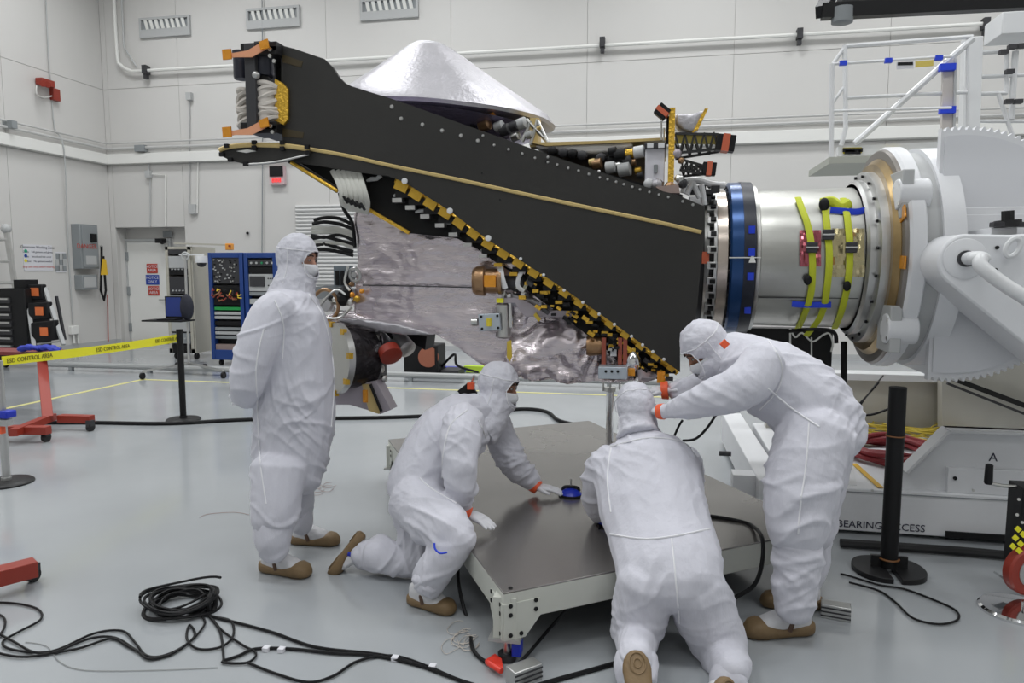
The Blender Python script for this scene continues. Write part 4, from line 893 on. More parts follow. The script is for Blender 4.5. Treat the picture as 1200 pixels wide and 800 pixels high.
# support post on the deck
c_ = Zp(714, 528, PZ)
t = thing('support_post', 'silver support post standing on the deck behind the bowed head', 'post', c_)
p1, p2 = D(714, 455, 4.75), D(714, 528, 4.75)
MB().cyl((c_.x, c_.y, PZ), (c_.x, c_.y, D(714, 462, 5.3).z), .028, 20).build('tube', chrome, t)
zt_ = D(714, 462, 5.3).z
MB().cyl((c_.x, c_.y, zt_), (c_.x, c_.y, zt_ + .03), .042, 20).cyl((c_.x, c_.y, PZ), (c_.x, c_.y, PZ + .012), .06, 20).build('collar', steel, t)
for dx in (-.05, .0, .07):
    MB().cyl((c_.x + dx, c_.y, zt_ - (.15 if dx == .07 else 0)), (c_.x + dx, c_.y - .0, D(714, 428, 5.3).z), .007, 8).build('rod', steel, t)
MB().cbox((c_.x + .01, c_.y, D(714, 430, 5.3).z), (.09, .03, .018)).build('head_block', lgray, t)

# ================================================================ PEOPLE
suit = mat('cleanroom_fabric', (.645, .645, .71), .75, bump=.5, bscale=16, stretch=(1, 1, .45), spec=.25)
suit.node_tree.nodes['Principled BSDF'].inputs['Sheen Weight'].default_value = .15
hoodm = mat('hood_fabric', (.64, .64, .70), .8, bump=.3, bscale=50, spec=.2)
seamw = mat('white_piping', (.82, .82, .85), .6)
maskm = mat('mask_fabric', (.72, .73, .76), .8, bump=.2, bscale=40)
glovem = mat('white_glove', (.74, .74, .78), .6, bump=.15, bscale=60)
solem = mat('tan_sole', (.205, .135, .065), .6, bump=.2, bscale=40)
strapb = mat('brown_strap', (.10, .055, .035), .5)
skin_l = mat('skin_light', (.52, .28, .20), .5); skin_d = mat('skin_dark', (.30, .145, .09), .5)
eyew = mat('eye_white', (.38, .34, .31), .4); eyed = mat('eye_dark', (.02, .015, .01), .2); brow = mat('eyebrow', (.05, .03, .02), .8)
def limb(mb, ch, k=1.0, n=16, dk=1.0):
    """closed tapering sleeve along (px, py, depth, half width px[, depth ratio])"""
    P = [D(c[0], c[1], c[2]) for c in ch]; r = [c[3] * c[2] / FPX * k for c in ch]; q = [c[4] if len(c) > 4 else 1. for c in ch]
    pts = spline(P, 5); m = len(pts); rr = []; qq = []
    for i in range(m):
        s = i / 5; j = min(int(s), len(ch) - 2); f = s - j; f = f * f * (3 - 2 * f)
        rr.append(r[j] + (r[j + 1] - r[j]) * f); qq.append(q[j] + (q[j + 1] - q[j]) * f)
    rings = []
    d0 = (pts[1] - pts[0]).normalized(); d1 = (pts[-1] - pts[-2]).normalized(); pu = None
    seq = [(pts[0] - d0 * rr[0] * .55 * min(1, qq[0]), rr[0] * .45, qq[0], d0), (pts[0] - d0 * rr[0] * .35 * min(1, qq[0]), rr[0] * .78, qq[0], d0)]
    for i in range(m):
        d = (pts[min(i + 1, m - 1)] - pts[max(i - 1, 0)]).normalized(); seq.append((pts[i], rr[i], qq[i], d))
    seq += [(pts[-1] + d1 * rr[-1] * .35 * min(1, qq[-1]), rr[-1] * .78, qq[-1], d1), (pts[-1] + d1 * rr[-1] * .55 * min(1, qq[-1]), rr[-1] * .45, qq[-1], d1)]
    for p, ra_, q_, d in seq:
        view = (p - O).normalized(); u = d.cross(view)
        if u.length < .25 and pu is not None: u = pu - d * d.dot(pu)
        u.normalize()
        if pu is not None and u.dot(pu) < 0: u = -u
        pu = u; v = d.cross(u)
        rings.append([p + u * ra_ * math.cos(2 * math.pi * a / n) + v * ra_ * q_ * dk * math.sin(2 * math.pi * a / n) for a in range(n)])
    mb.ring_loft(rings); return mb
def rdg(n, k=3.5): return max(0., 1 - abs(n) * k) ** 1.3
def wrinkle(me, amp, seed, lines=None, f=7.):
    ns = [v.normal.copy() for v in me.vertices]; N = noise.noise
    for v, nn in zip(me.vertices, ns):
        c_ = v.co; wv = V((N(c_ * 2.3 + V((seed, 0, 0))), N(c_ * 2.3 + V((0, seed, 0))), N(c_ * 2.3 + V((0, 0, seed))))) * .30
        q = c_ + wv; s_, d_ = (q.x + q.z) * .707, (q.x - q.z) * .707
        a = N(V((q.x * 2.2, q.y * 2.2, q.z * 8)) + V((seed, 1, 2)))
        b_ = N(V((s_ * 10, d_ * 2.2, q.y * 3)) + V((4, seed, 2)))
        c2 = N(V((d_ * 11, s_ * 2.4, q.y * 3)) + V((8, 3, seed)))
        e_ = N(V((s_ * 22, d_ * 6, q.z * 6)) + V((1, seed, 9)))
        m1 = max(0, N(c_ * 2.6 + V((seed * 2, 5, 5))) * 1.6 + .5); m2 = max(0, N(c_ * 2.6 + V((5, seed * 2, 5))) * 1.6 + .45); m3 = max(0, N(c_ * 3 + V((5, 1, seed * 3))) * 1.6 + .35)
        h = rdg(a) * m1 + rdg(b_) * m2 + rdg(c2) * m2 * .9 + .35 * rdg(e_) * m3 - .45
        v.co += nn * amp * 1.15 * h
def hand(wrist, fdir, palm_n, size, parent, side=1, curl=.25, spread=1., name='glove', m=None):
    """wrist point, finger direction, palm-down normal; side = thumb side along x axis of the hand"""
    f = V(fdir).normalized(); pn = V(palm_n); pn = (pn - f * pn.dot(f)).normalized(); x = f.cross(pn) * side; s = size / .19
    mb = MB()
    def T(a, b_, c_): return wrist + (x * a + f * b_ + (-pn) * c_) * s
    mb.tube([T(0, -.055, 0), T(0, -.02, 0), T(0, .02, 0), T(.0, .055, 0), T(0, .09, 0), T(0, .098, 0)], [.030 * s, .029 * s, .037 * s, .043 * s, .041 * s, .03 * s], 14, flat=.5, side=x)
    fl_ = ((-.031, .062, .0095), (-.0105, .073, .0108), (.0105, .078, .0110), (.031, .070, .0106))
    for i, (a, ln, r) in enumerate(fl_):
        sp = (i - 1.5) * .0022 * spread; pts = [T(a * .7, .06, 0)]
        y, z = .09, 0.; ang = 0
        for k, w_ in enumerate((0, .42, .33, .25)):
            if k: y += ln * w_ * math.cos(ang); z -= ln * w_ * math.sin(ang)
            pts.append(T(a + sp * (y - .09) / .07 * 2.2, y, z)); ang += curl * (1 + .1 * i)
        mb.tube(pts, [r * s * 1.1, r * s * 1.12, r * s * 1.1, r * s, r * s * .8], 9)
        mb.ball(pts[-1], r * s * .85, n=8, m=6)
    tp = [T(.015, .012, 0), T(.038, .035, -.004), T(.058, .062, -.010), T(.066, .088, -.014)]
    mb.tube(tp, [.017 * s, .0155 * s, .012 * s, .0095 * s], 9); mb.ball(tp[-1], .0095 * s, n=8, m=6)
    me = voxel(mb, .0042 * s, 2, name)
    return finish(name, me, m or glovem, parent, sharp=80)
def shoe(heel, fwd, upv, L_, parent, strap=strapb, w=.055):
    """overshoe: heel point on sole, forward and up directions"""
    f = V(fwd).normalized(); u = V(upv); u = (u - f * u.dot(f)).normalized(); x = f.cross(u)
    def sect(prof, name, m, infl=0, n=20):
        rings = []
        for s, wd, h0, h1 in prof:
            ring = []
            for k in range(n):
                a = 2 * math.pi * k / n; ca, sa = math.cos(a), math.sin(a)
                hx = math.copysign(abs(ca) ** .7, ca) * wd * L_; hz_ = (h0 + h1) / 2 * L_ + math.copysign(abs(sa) ** .65, sa) * (h1 - h0) / 2 * L_
                ring.append(V(heel) + f * s * L_ + x * hx + u * hz_)
            rings.append(ring)
        return MB().ring_loft(rings).build(name, m, parent, sharp=70)
    sect([(-.075, .035, .05, .14), (-.06, .075, .02, .18), (-.03, .115, .0, .21), (.02, .148, .0, .21), (.09, .17, .0, .21), (.15, .178, 0, .20), (.3, .165, 0, .18), (.5, .18, 0, .18), (.68, .20, 0, .23), (.8, .205, 0, .27), (.92, .18, .0, .245), (1.0, .12, .02, .17), (1.03, .05, .05, .11)], 'shoe_sole', solem)
    sect([(.02, .10, .06, .42), (.08, .14, .06, .46), (.25, .15, .06, .46), (.42, .155, .06, .40), (.6, .165, .06, .33), (.74, .16, .06, .275), (.8, .10, .08, .2)], 'shoe_upper', mat('shoe_white', (.66, .66, .68), .7, bump=.4, bscale=30))
    for cs_, rr_ in ((.10, .045), (.10, .10), (.76, .07), (.76, .14)):
        MB().tube([V(heel) + f * L_ * (cs_ + rr_ * 1.25 * math.cos(a)) + x * L_ * rr_ * math.sin(a) - u * .001 for a in [2 * math.pi * k / 24 for k in range(24)]], .003, 5, close=True).build('tread_ring', solem, parent)
    pts = [V(heel) + f * L_ * .40 + x * L_ * .165 * math.cos(a) + u * L_ * (.12 + .30 * math.sin(a)) + f * L_ * (-.12 * math.sin(a)) for a in [math.pi * k / 12 for k in range(13)]]
    MB().tube(pts, .012, 8, flat=.35, side=f).build('shoe_strap', strap, parent)
def head(c, f, u, parent, skin, s=1., drape=None, face=True, hoodk=1., bun=0.):
    f = V(f).normalized(); u = V(u); u = (u - f * u.dot(f)).normalized(); x = f.cross(u); AX = (x, f, u)
    def T(a, b_, c_): return c + (x * a + f * b_ + u * c_) * s
    mb = MB(); mb.ball(T(0, -.005, .025), (.074 * s, .092 * s, .095 * s), AX, 22, 14)
    mb.ball(T(0, .022, -.045), (.056 * s, .066 * s, .075 * s), AX, 18, 12)
    mb.tube([T(0, .084, .012), T(0, .094, -.010), T(0, .100, -.028)], [.009 * s, .011 * s, .014 * s], 10)      # nose
    mb.ball(T(0, .088, -.062), (.026 * s, .012 * s, .010 * s), AX, 10, 6)                                      # lips
    mb.ball(T(0, .070, .036), (.058 * s, .022 * s, .010 * s), AX, 12, 6)                                        # brow
    for q in (-1, 1): mb.ball(T(.074 * q, 0, -.01), (.010 * s, .020 * s, .030 * s), AX, 8, 6); mb.ball(T(.045 * q, .055, -.025), (.022 * s, .02 * s, .016 * s), AX, 8, 6)
    me_h = mb
    for q in (-1, 1):
        MB().ball(T(.030 * q, .079, .013), (.0115 * s, .008 * s, .0055 * s), AX, 10, 8).build('eye', eyew, parent)
        MB().ball(T(.031 * q, .0855, .013), (.0055 * s, .003 * s, .0052 * s), AX, 8, 6).build('iris', eyed, parent)
        MB().tube([T(.048 * q, .078, .034), T(.03 * q, .089, .040), T(.014 * q, .092, .036)], .004 * s, 6).build('eyebrow', brow, parent)
    # hood
    hb_ = MB(); hb_.ball(T(0, -.012, .030), (.096 * s * hoodk, .112 * s * hoodk, .116 * s * hoodk), AX, 26, 18)
    hb_.ball(T(0, .022, -.045), (.082 * s, .092 * s, .10 * s), AX, 20, 12)
    if drape: hb_.tube([T(0, -.0, -.04)] + [p for p, r in drape], [.092 * s] + [r for p, r in drape], 18)
    me = voxel(hb_, .009, 6, 'hood', .6)
    ns = [v.normal.copy() for v in me.vertices]
    for v, nn in zip(me.vertices, ns):
        q = v.co - c; v.co += nn * (.0045 * (1 - 2.6 * abs(noise.noise(v.co * 13))) + .003 * (1 - 3 * abs(noise.noise(v.co * 27))))
    if face:
        bm = bmesh.new(); bm.from_mesh(me); kill = []
        for fc in bm.faces:
            q = (fc.calc_center_median() - c) / s; a, b_, c2 = q.dot(x), q.dot(f), q.dot(u)
            if b_ > .03 and (a / .070) ** 2 + ((c2 + .008) / .066) ** 2 < 1: kill.append(fc)
        bmesh.ops.delete(bm, geom=kill, context='FACES')
        # piping round the opening
        bm.to_mesh(me); bm.free()
        ring = []
        bv = None
    hood_o = finish('hood', me, hoodm, parent, sharp=80)
    md = hood_o.modifiers.new('thickness', 'SOLIDIFY'); md.thickness = .004; md.offset = -1
    if face:
        mk = MB(); rings = []
        for i in range(9):
            zz = -.008 - .098 * i / 8; ring = []
            for k in range(21):
                a = R(-80) + R(160) * k / 20; w_ = .080 - .010 * (i / 8) ** 2; b_ = .078 + .023 * math.exp(-((i - 2.5) / 2.2) ** 2) * math.cos(a) ** 6 - .018 * (i / 8) ** 2
                ring.append(T(w_ * math.sin(a), b_ * math.cos(a) + .018, zz))
            rings.append(ring)
        b0 = len(mk.v)
        for r_ in rings: mk.v += r_
        for i in range(8):
            for k in range(20): q = i * 21 + k; mk.f.append((q, q + 1, q + 22, q + 21))
        mo = mk.build('face_mask', maskm, parent, sharp=80); md = mo.modifiers.new('thickness', 'SOLIDIFY'); md.thickness = .003
        tree = BVHTree.FromPolygons([v.co for v in me.vertices], [p.vertices for p in me.polygons])
        pr = []
        for k in range(36):
            a = 2 * math.pi * k / 36; p = T(.073 * math.cos(a), .075, -.008 + .069 * math.sin(a)); h = tree.find_nearest(p)
            pr.append(h[0] if h[0] else p)
        MB().tube(pr, .0035, 6, close=True).build('hood_piping', seamw, parent)
    tree = BVHTree.FromPolygons([v.co for v in me.vertices], [p.vertices for p in me.polygons])
    def on(p, o_=.001):
        h = tree.find_nearest(p); return h[0] + h[1] * o_
    MB().tube([on(T(0.10 * math.cos(a), .11 * math.sin(a), .062)) for a in [2 * math.pi * k / 40 for k in range(40)]], .0028, 5, close=True).build('hood_seam', seamw, parent)
    for q in (-1, 1): MB().tube([on(T(.11 * q, -.01, .06 - .03 * k)) for k in range(7)], .0025, 5).build('hood_seam', seamw, parent)
    return me_h
def person(label, at, parts, seed, group='people in white cleanroom suits'):
    body_c, seams, boots = parts['chains'], parts.get('seams', []), parts.get('boots', [])
    root_pt = V(at)
    e = bpy.data.objects.new('person', None)
    holder = thing('person', label, 'person', root_pt, group)
    # clothing
    mb = MB()
    for ch in body_c: limb(mb, ch)
    me = voxel(mb, .0082, 8, 'coverall', .6); wrinkle(me, parts.get('amp', .0085), seed); 
    cov = finish('coverall', me, suit, holder, sharp=180)
    tree = BVHTree.FromPolygons([v.co for v in me.vertices], [p.vertices for p in me.polygons])
    for sm in seams:
        pts = []
        for px, py in [(a.x, a.y) for a in spline([V((x, y, 0)) for x, y in sm], 5)]:
            h = tree.ray_cast(O, ray(px, py).normalized())
            if h[0]: pts.append(h[0] + h[1] * .0015)
        if len(pts) > 2: MB().tube(pts, .0042, 5).build('seam', seamw, holder)
    for bt in boots:
        mb = MB(); limb(mb, bt); me = voxel(mb, .009, 5, 'boot_cover', .6); wrinkle(me, .008, seed + 3, f=9); finish('boot_cover', me, suit, holder, sharp=180)
    for args in parts.get('shoes', []): shoe(*args, parent=holder, strap=parts.get('strap', strapb)) if len(args) == 4 else shoe(*args[:4], holder, args[4])
    # the body itself, one continuous surface, inside the clothing
    hd = head(parts['head'][0], parts['head'][1], parts['head'][2], holder, None, parts.get('hs', 1.07), parts.get('drape'), parts.get('face', True))
    bb = MB(); bb.v = list(hd.v); bb.f = list(hd.f)
    for ch in body_c + boots: limb(bb, ch, .70)
    nk = parts['neck']; bb.tube([parts['head'][0] - V(parts['head'][2]) * .03, V(nk)], [.052, .06], 12)
    me = voxel(bb, .0085, 3, 'body', .5); finish('body', me, parts['skin'], holder, sharp=180)
    for (wr, fd, pn, side, curl) in parts.get('hands', []): hand(wr, fd, pn, .185, holder, side, curl)
    for (a, b_, r) in parts.get('cuffs', []):
        a, b_ = V(a), V(b_); MB().tube([a, a.lerp(b_, .5), b_], [r, r * .97, r * .9], 18).build('orange_cuff_tape', orange, holder)
    return holder
# ---- person 1: standing at left, hands behind the back, profile to the right
t1 = 4.12
P1 = dict(skin=skin_l,
 chains=[
  [(344, 334, 4.12, 20, .9), (342, 350, 4.12, 31, 1.25), (341, 372, 4.12, 40, 1.3), (344, 405, 4.12, 44, 1.1), (346, 440, 4.12, 45, 1.0), (345, 480, 4.12, 46, .95), (342, 520, 4.12, 45, .9), (336, 560, 4.12, 41, .85)],
  [(328, 545, 3.98, 33, .8), (323, 590, 3.95, 29, .95), (320, 612, 3.94, 25, 1)],
  [(340, 545, 4.28, 30, .8), (348, 580, 4.34, 21, 1), (350, 600, 4.36, 17, 1)],
  [(330, 358, 3.93, 22, 1), (316, 372, 3.90, 25, 1), (302, 405, 3.86, 25, 1), (291, 440, 3.86, 22, 1), (288, 452, 3.87, 20, 1)],
  [(290, 448, 3.87, 20, 1), (287, 462, 3.95, 16, 1), (290, 464, 4.08, 14, 1)],
  [(322, 372, 4.32, 22, 1), (308, 400, 4.40, 22, 1), (300, 440, 4.35, 18, 1), (294, 458, 4.2, 15, 1)]],
 boots=[[(322, 600, 3.94, 23), (320, 630, 3.93, 22), (321, 650, 3.93, 16)],
        [(350, 590, 4.36, 16), (353, 610, 4.36, 15), (354, 620, 4.37, 12)]],
 seams=[[(362, 345), (378, 370), (388, 410), (391, 450), (388, 500)], [(309, 385), (300, 430), (302, 480), (305, 540), (312, 590)], [(322, 352), (332, 380), (331, 420)]],
 shoes=[(Zp(309, 668, 0), dirv(1, 0, .35) * 1, V((0, 0, 1)), .30, ), (Zp(344, 636, 0), dirv(1, 0, .12), V((0, 0, 1)), .29)],
 head=(D(350, 306, 4.12), dirv(.96, -.12, .22), V((0, 0, 1))), neck=D(343, 345, 4.12), amp=.009,
 drape=[(D(343, 342, 4.12), .125), (D(341, 356, 4.12), .15)])
P1['shoes'] = [(s[0], V((s[1].x, s[1].y, 0)), s[2], s[3]) for s in P1['shoes']]
h1 = person('person in white cleanroom suit standing at left with hands behind back', Zp(335, 665, 0), P1, 1)
hand(D(290, 464, 4.02), dirv(-.1, .25, -.9), dirv(-1, 0, 0), .18, h1, 1, .5)
hand(D(294, 460, 4.2), dirv(-.2, -.2, .9), dirv(-1, 0, 0), .18, h1, -1, .5)
# ---- person 2: kneeling on one knee at left of the platform
P2 = dict(skin=skin_d,
 chains=[
  [(562, 478, 4.15, 22, .9), (545, 492, 4.12, 36, 1.1), (520, 520, 4.05, 42, 1.05), (500, 553, 3.98, 41, .95), (488, 580, 3.95, 38, .9)],
  [(545, 492, 3.88, 23), (540, 512, 3.78, 24), (539, 545, 3.72, 21), (540, 572, 3.74, 19), (541, 588, 3.78, 12), (546, 597, 3.80, 9)],
  [(580, 490, 4.32, 18), (588, 515, 4.38, 19), (600, 540, 4.36, 18), (618, 560, 4.38, 12), (627, 568, 4.39, 8.5)],
  [(486, 585, 3.88, 34), (505, 605, 3.72, 32), (527, 622, 3.60, 28), (540, 630, 3.56, 23)],
  [(541, 626, 3.56, 22), (525, 648, 3.56, 22), (508, 672, 3.58, 21), (500, 684, 3.59, 19)],
  [(490, 590, 4.02, 34), (492, 625, 4.0, 27), (494, 655, 3.98, 22)],
  [(497, 656, 3.98, 20), (470, 656, 4.0, 19), (450, 652, 4.03, 20), (437, 650, 4.05, 18)]],
 boots=[[(500, 676, 3.58, 18), (502, 690, 3.56, 14)], [(440, 650, 4.06, 18), (420, 648, 4.08, 15)]],
 seams=[[(548, 480), (528, 498), (520, 530), (518, 560)], [(560, 492), (570, 520), (561, 560)], [(492, 560), (505, 572), (535, 590)]],
 shoes=[(Zp(482, 706, 0), V(dirv(.85, 0, .5)), V((0, 0, 1)), .26),
        (D(418, 624, 4.08), D(382, 670, 4.08) - D(418, 624, 4.08), D(450, 652, 4.08) - D(402, 646, 4.08), .27, blue)],
 head=(D(585, 455, 4.2), dirv(.93, -.18, .30), dirv(.12, 1, 0)), neck=D(560, 482, 4.17), amp=.009,
 drape=[(D(572, 492, 4.17), .11), (D(560, 503, 4.14), .13)],
 hands=[(D(628, 570, 4.38) + V((0, 0, .0)), D(665, 576, 4.36) - D(628, 571, 4.38), V((0, 0, -1)), -1, .12), (D(549, 601, 3.81), Zp(592, 624, PZ + .03) - D(549, 602, 3.81), V((0, 0, -1)), 1, .12)],
 cuffs=[(D(624, 566.5, 4.39), D(631, 571.5, 4.38), .047), (D(538, 596, 3.79), D(550, 602, 3.80), .043)])
s = P2['shoes'][0]; P2['shoes'][0] = (s[0], V((s[1].x, s[1].y, 0)), s[2], s[3])
h2 = person('person in white cleanroom suit kneeling on one knee, orange tape at both wrists', Zp(490, 700, 0), P2, 11)
MB().tube(spline([D(509, 636, 3.46), D(510, 643, 3.45), D(516, 648, 3.44), D(524, 647, 3.44)], 4), .005, 6).build('blue_tie', bluet, h2)
# ---- person 3: kneeling at the platform, seen from behind
P3 = dict(skin=skin_l,
 chains=[
  [(748, 512, 3.66, 24, .8), (752, 528, 3.62, 50, .62), (757, 550, 3.55, 63, .6), (764, 590, 3.42, 63, .62), (774, 625, 3.30, 62, .66), (783, 660, 3.18, 63, .7), (788, 690, 3.12, 60, .7)],
  [(712, 542, 3.60, 22), (704, 560, 3.66, 22), (701, 585, 3.78, 19), (703, 598, 3.90, 14), (707, 606, 3.95, 9)],
  [(800, 540, 3.62, 22), (806, 562, 3.75, 20), (800, 590, 3.9, 16), (770, 605, 4.0, 12)],
  [(758, 675, 3.12, 34), (752, 705, 3.16, 33), (746, 735, 3.18, 30), (745, 752, 3.16, 26)],
  [(812, 680, 3.12, 36), (826, 715, 3.16, 36), (840, 745, 3.17, 34), (846, 765, 3.14, 30)],
  [(745, 752, 3.14, 24), (745, 762, 3.0, 22), (745, 772, 2.92, 20)],
  [(848, 768, 3.1, 28), (856, 780, 3.0, 24), (858, 790, 2.94, 20)]],
 boots=[[(745, 768, 2.98, 25, .8), (745, 782, 2.94, 26, .8), (745, 800, 2.93, 24, .7)], [(856, 785, 2.96, 20), (853, 797, 2.94, 23, .8), (852, 812, 2.93, 22, .7)]],
 seams=[[(697, 622), (750, 631), (790, 628), (838, 618)], [(787, 631), (793, 690), (796, 730)], [(716, 525), (712, 560), (716, 600)], [(716, 523), (760, 513), (800, 518), (818, 535)]],
 shoes=[(D(746, 767, 2.76), V((0, 0, -1)) + dirv(0, 0, .1), V(dirv(0, 0, -1)), .31), (D(856, 800, 2.80), V((0, 0, -1)) + dirv(-.1, 0, .1), V(dirv(0, 0, -1)), .25)],
 head=(D(745, 482, 3.72), dirv(-.12, -.5, -.85), dirv(-.08, .85, -.5)), neck=D(748, 512, 3.66), amp=.0085, face=True, hs=1.03,
 drape=[(D(747, 503, 3.68), .10), (D(749, 514, 3.64), .115)],
 hands=[(D(707, 606, 3.92), D(715, 612, 4.15) - D(707, 606, 3.92), V((0, 0, -1)), -1, .25), (D(770, 606, 3.98), D(755, 612, 4.1) - D(770, 606, 3.98), V((0, 0, -1)), 1, .3)])
h3 = person('person in white cleanroom suit seen from behind, leaning over the platform edge', Zp(790, 780, 0), P3, 23)
# ---- person 4: bending forward at right
P4 = dict(skin=skin_d,
 chains=[
  [(852, 412, 3.62, 28, .9), (872, 424, 3.58, 36, 1.1), (905, 444, 3.52, 46, 1.1), (940, 468, 3.46, 48, 1.0), (962, 492, 3.44, 46, .95), (968, 520, 3.43, 42, .95)],
  [(895, 420, 3.36, 26), (880, 448, 3.30, 27), (848, 462, 3.32, 24), (812, 474, 3.42, 17), (785, 481, 3.55, 10), (774, 482, 3.6, 8)],
  [(868, 418, 3.78, 24), (850, 440, 3.86, 22), (825, 450, 3.90, 18), (800, 455, 3.93, 12), (787, 457, 3.94, 10)],
  [(958, 505, 3.34, 44), (946, 540, 3.30, 44), (938, 575, 3.27, 42), (934, 610, 3.26, 37), (933, 628, 3.26, 33)],
  [(970, 510, 3.60, 34), (958, 560, 3.60, 34), (952, 610, 3.60, 28), (950, 630, 3.6, 24)]],
 boots=[[(934, 620, 3.26, 29), (935, 650, 3.27, 26), (932, 690, 3.28, 26), (930, 718, 3.28, 21)], [(955, 620, 3.62, 20), (952, 660, 3.62, 19), (945, 685, 3.62, 16)]],
 seams=[[(900, 398), (915, 425), (912, 455), (890, 480)], [(900, 455), (930, 480), (960, 500)], [(948, 495), (945, 540), (938, 590), (935, 625)]],
 shoes=[(Zp(948, 741, 0), V(dirv(-1, 0, .12)), V((0, 0, 1)), .31), (Zp(960, 712, 0), V(dirv(-1, 0, -.1)), V((0, 0, 1)), .28)],
 head=(D(827, 410, 3.64), dirv(-.75, -.62, .0), dirv(-.55, .8, .1)), neck=D(855, 418, 3.62), amp=.009,
 drape=[(D(845, 418, 3.62), .10), (D(862, 424, 3.6), .12)],
 hands=[(D(783, 457, 3.93), D(755, 458, 3.98) - D(783, 457, 3.93), V((0, 0, -1)), 1, .2), (D(772, 482, 3.62), D(752, 478, 3.85) - D(772, 482, 3.62), V((0, 0, -1)), -1, .2)],
 cuffs=[(D(783, 457, 3.93), D(775, 457.5, 3.94), .050), (D(778, 482, 3.58), D(771, 482, 3.6), .040)])
P4['shoes'] = [(s[0], V((s[1].x, s[1].y, 0)), s[2], s[3]) for s in P4['shoes']]
h4 = person('person in white cleanroom suit bending forward at right, arms reaching out', Zp(930, 735, 0), P4, 37)
MB().cbox(D(849, 403, 3.40), (.016, .010, .016), (dirv(1, 1, 0), dirv(0, 0, 1), dirv(-1, 1, 0))).build('orange_tag', orange, h4)
# ================================================================ LEFT EQUIPMENT
# extension ladder
lp = lambda x, y: Xp(x, y, WX + .6)
t = thing('ladder', 'silver ladder with pinkish feet leaning by the black toolbox', 'ladder', Zp(5, 415))
ra0, ra1 = D(27, 395, 13.3), D(7, 268, 13.4)
off = D(2, 395, 13.3) - D(27, 395, 13.3)
for o_ in (V((0, 0, 0)), off): MB().beam(ra0 + o_, ra1 + o_ * .8, .09, .05).build('rail', alu, t)
for k in range(5):
    f_ = (k + .5) / 5; p = ra0.lerp(ra1, f_); MB().cyl(p, p + off * (1 - .2 * f_), .03, 8).build('rung', alu if k != 1 else mat('pinkish', (.5, .3, .25)), t)
MB().ball(ra1, .09, n=10, m=6).build('end_cap', lgray, t)
# tool chest
a = D(8, 413, 14.0)
t = thing('tool_chest', 'black tool chest with silver drawers at far left', 'chest', Zp(15, 415))
fx0, fx1 = D(-15, 380, 12.4), D(16, 380, 12.4)
zt1, zb1 = D(10, 338, 12.4).z, .12
yq = fx1.y; MB().box((fx0.x, yq, zb1), (fx1.x + .26, yq + .5, zt1)).build('body', black, t, bevel=.01)
for k in range(7):
    z = zt1 - .2 - k * .135; MB().box((fx0.x + .03, yq - .02, z - .045), (fx1.x - .03, yq, z + .045)).build('drawer', dgray, t)
    MB().box((fx0.x + .05, yq - .04, z + .01), (fx1.x - .05, yq - .02, z + .04)).build('drawer_handle', alu, t)
for dx in (.1, .9): MB().cyl((fx0.x + dx, yq + .1, .06), (fx0.x + dx + .04, yq + .1, .06), .06).build('caster', black, t)
MB().box((fx1.x - .05, yq + .1, zt1), (fx1.x + .2, yq + .35, zt1 + .15)).build('top_box', black, t)
# black dollies on a step stand
t = thing('step_stand', 'aluminium step stand with three black steps bearing orange labels', 'step stand', Zp(60, 415))
L0, L1 = D(46, 408, 12.3), D(36, 337, 12.6); R0, R1 = D(80, 403, 12.3), D(58, 337, 12.6)
for p, q in ((L0, L1), (R0, R1)): MB().beam(p - V((0, .1, 0)), q - V((0, .1, 0)), .06, .05).build('rail', mat('rail_grey', (.36, .37, .37)), t)
MB().beam(D(76, 398, 12.8), D(66, 347, 12.8), .03, .05).build('rear_rail', dgray, t)
for k, f_ in enumerate((.93, .6, .26)):
    p, q = L0.lerp(L1, f_), R0.lerp(R1, f_); m_ = (p + q) / 2; w_ = (q - p).length / 2 - .02
    MB().cbox(m_ - V((0, .1, 0)), (w_, .05, .13 + .02 * k), (V((q - p).normalized()), V((0, 1, 0)), V((0, 0, 1)))).build('step', black, t, bevel=.02)
    MB().cbox(m_ - V((0, .155, 0)), (.1, .006, .07)).build('orange_label', mat('label_orange', (.75, .18, .05), .5), t)
    MB().beam(p - V((0, 0, .2)), q - V((0, 0, .2)), .05, .03).build('rung', alu, t)
# red engine-stand cart with blue items on top
t = thing('red_stand', 'red wheeled stand with an upright post behind the yellow tape', 'stand', Zp(60, 505))
rb = Zp(60, 498, .1)
fA, fB = Zp(2, 505, .1), Zp(108, 491.5, .1)
pm = fA.lerp(fB, .5)
MB().beam(Zp(-10, 503, .12), Zp(57, 504, .12), .09, .08).build('base_leg', red, t, bevel=.004)
MB().beam(Zp(70, 490, .12), Zp(108, 491, .12), .09, .08).build('base_leg', red, t, bevel=.004)
MB().beam(Zp(15, 507, .13), Zp(62, 488, .13), .08, .07).build('crossbar', red, t)
p = Zp(56, 491, .13); q = D(49, 421, 8.35)
MB().beam(p, q, .1, .08).build('post', red, t, bevel=.004)
for x, y in ((54, 509), (106, 497), (2, 512)):
    c_ = Zp(x, y + 3, .045); MB().cyl(c_ - V((.02, 0, 0)), c_ + V((.02, 0, 0)), .045, 16).build('caster', rubber, t); MB().cbox(c_ + V((0, .0, .04)), (.03, .03, .03)).build('caster_fork', dgray, t)
tp = D(40, 414, 8.35)
MB().cbox(tp + V((-.25, .1, 0)), (.62, .18, .02)).build('tray', mat('dark_red_tray', (.2, .03, .03)), t)
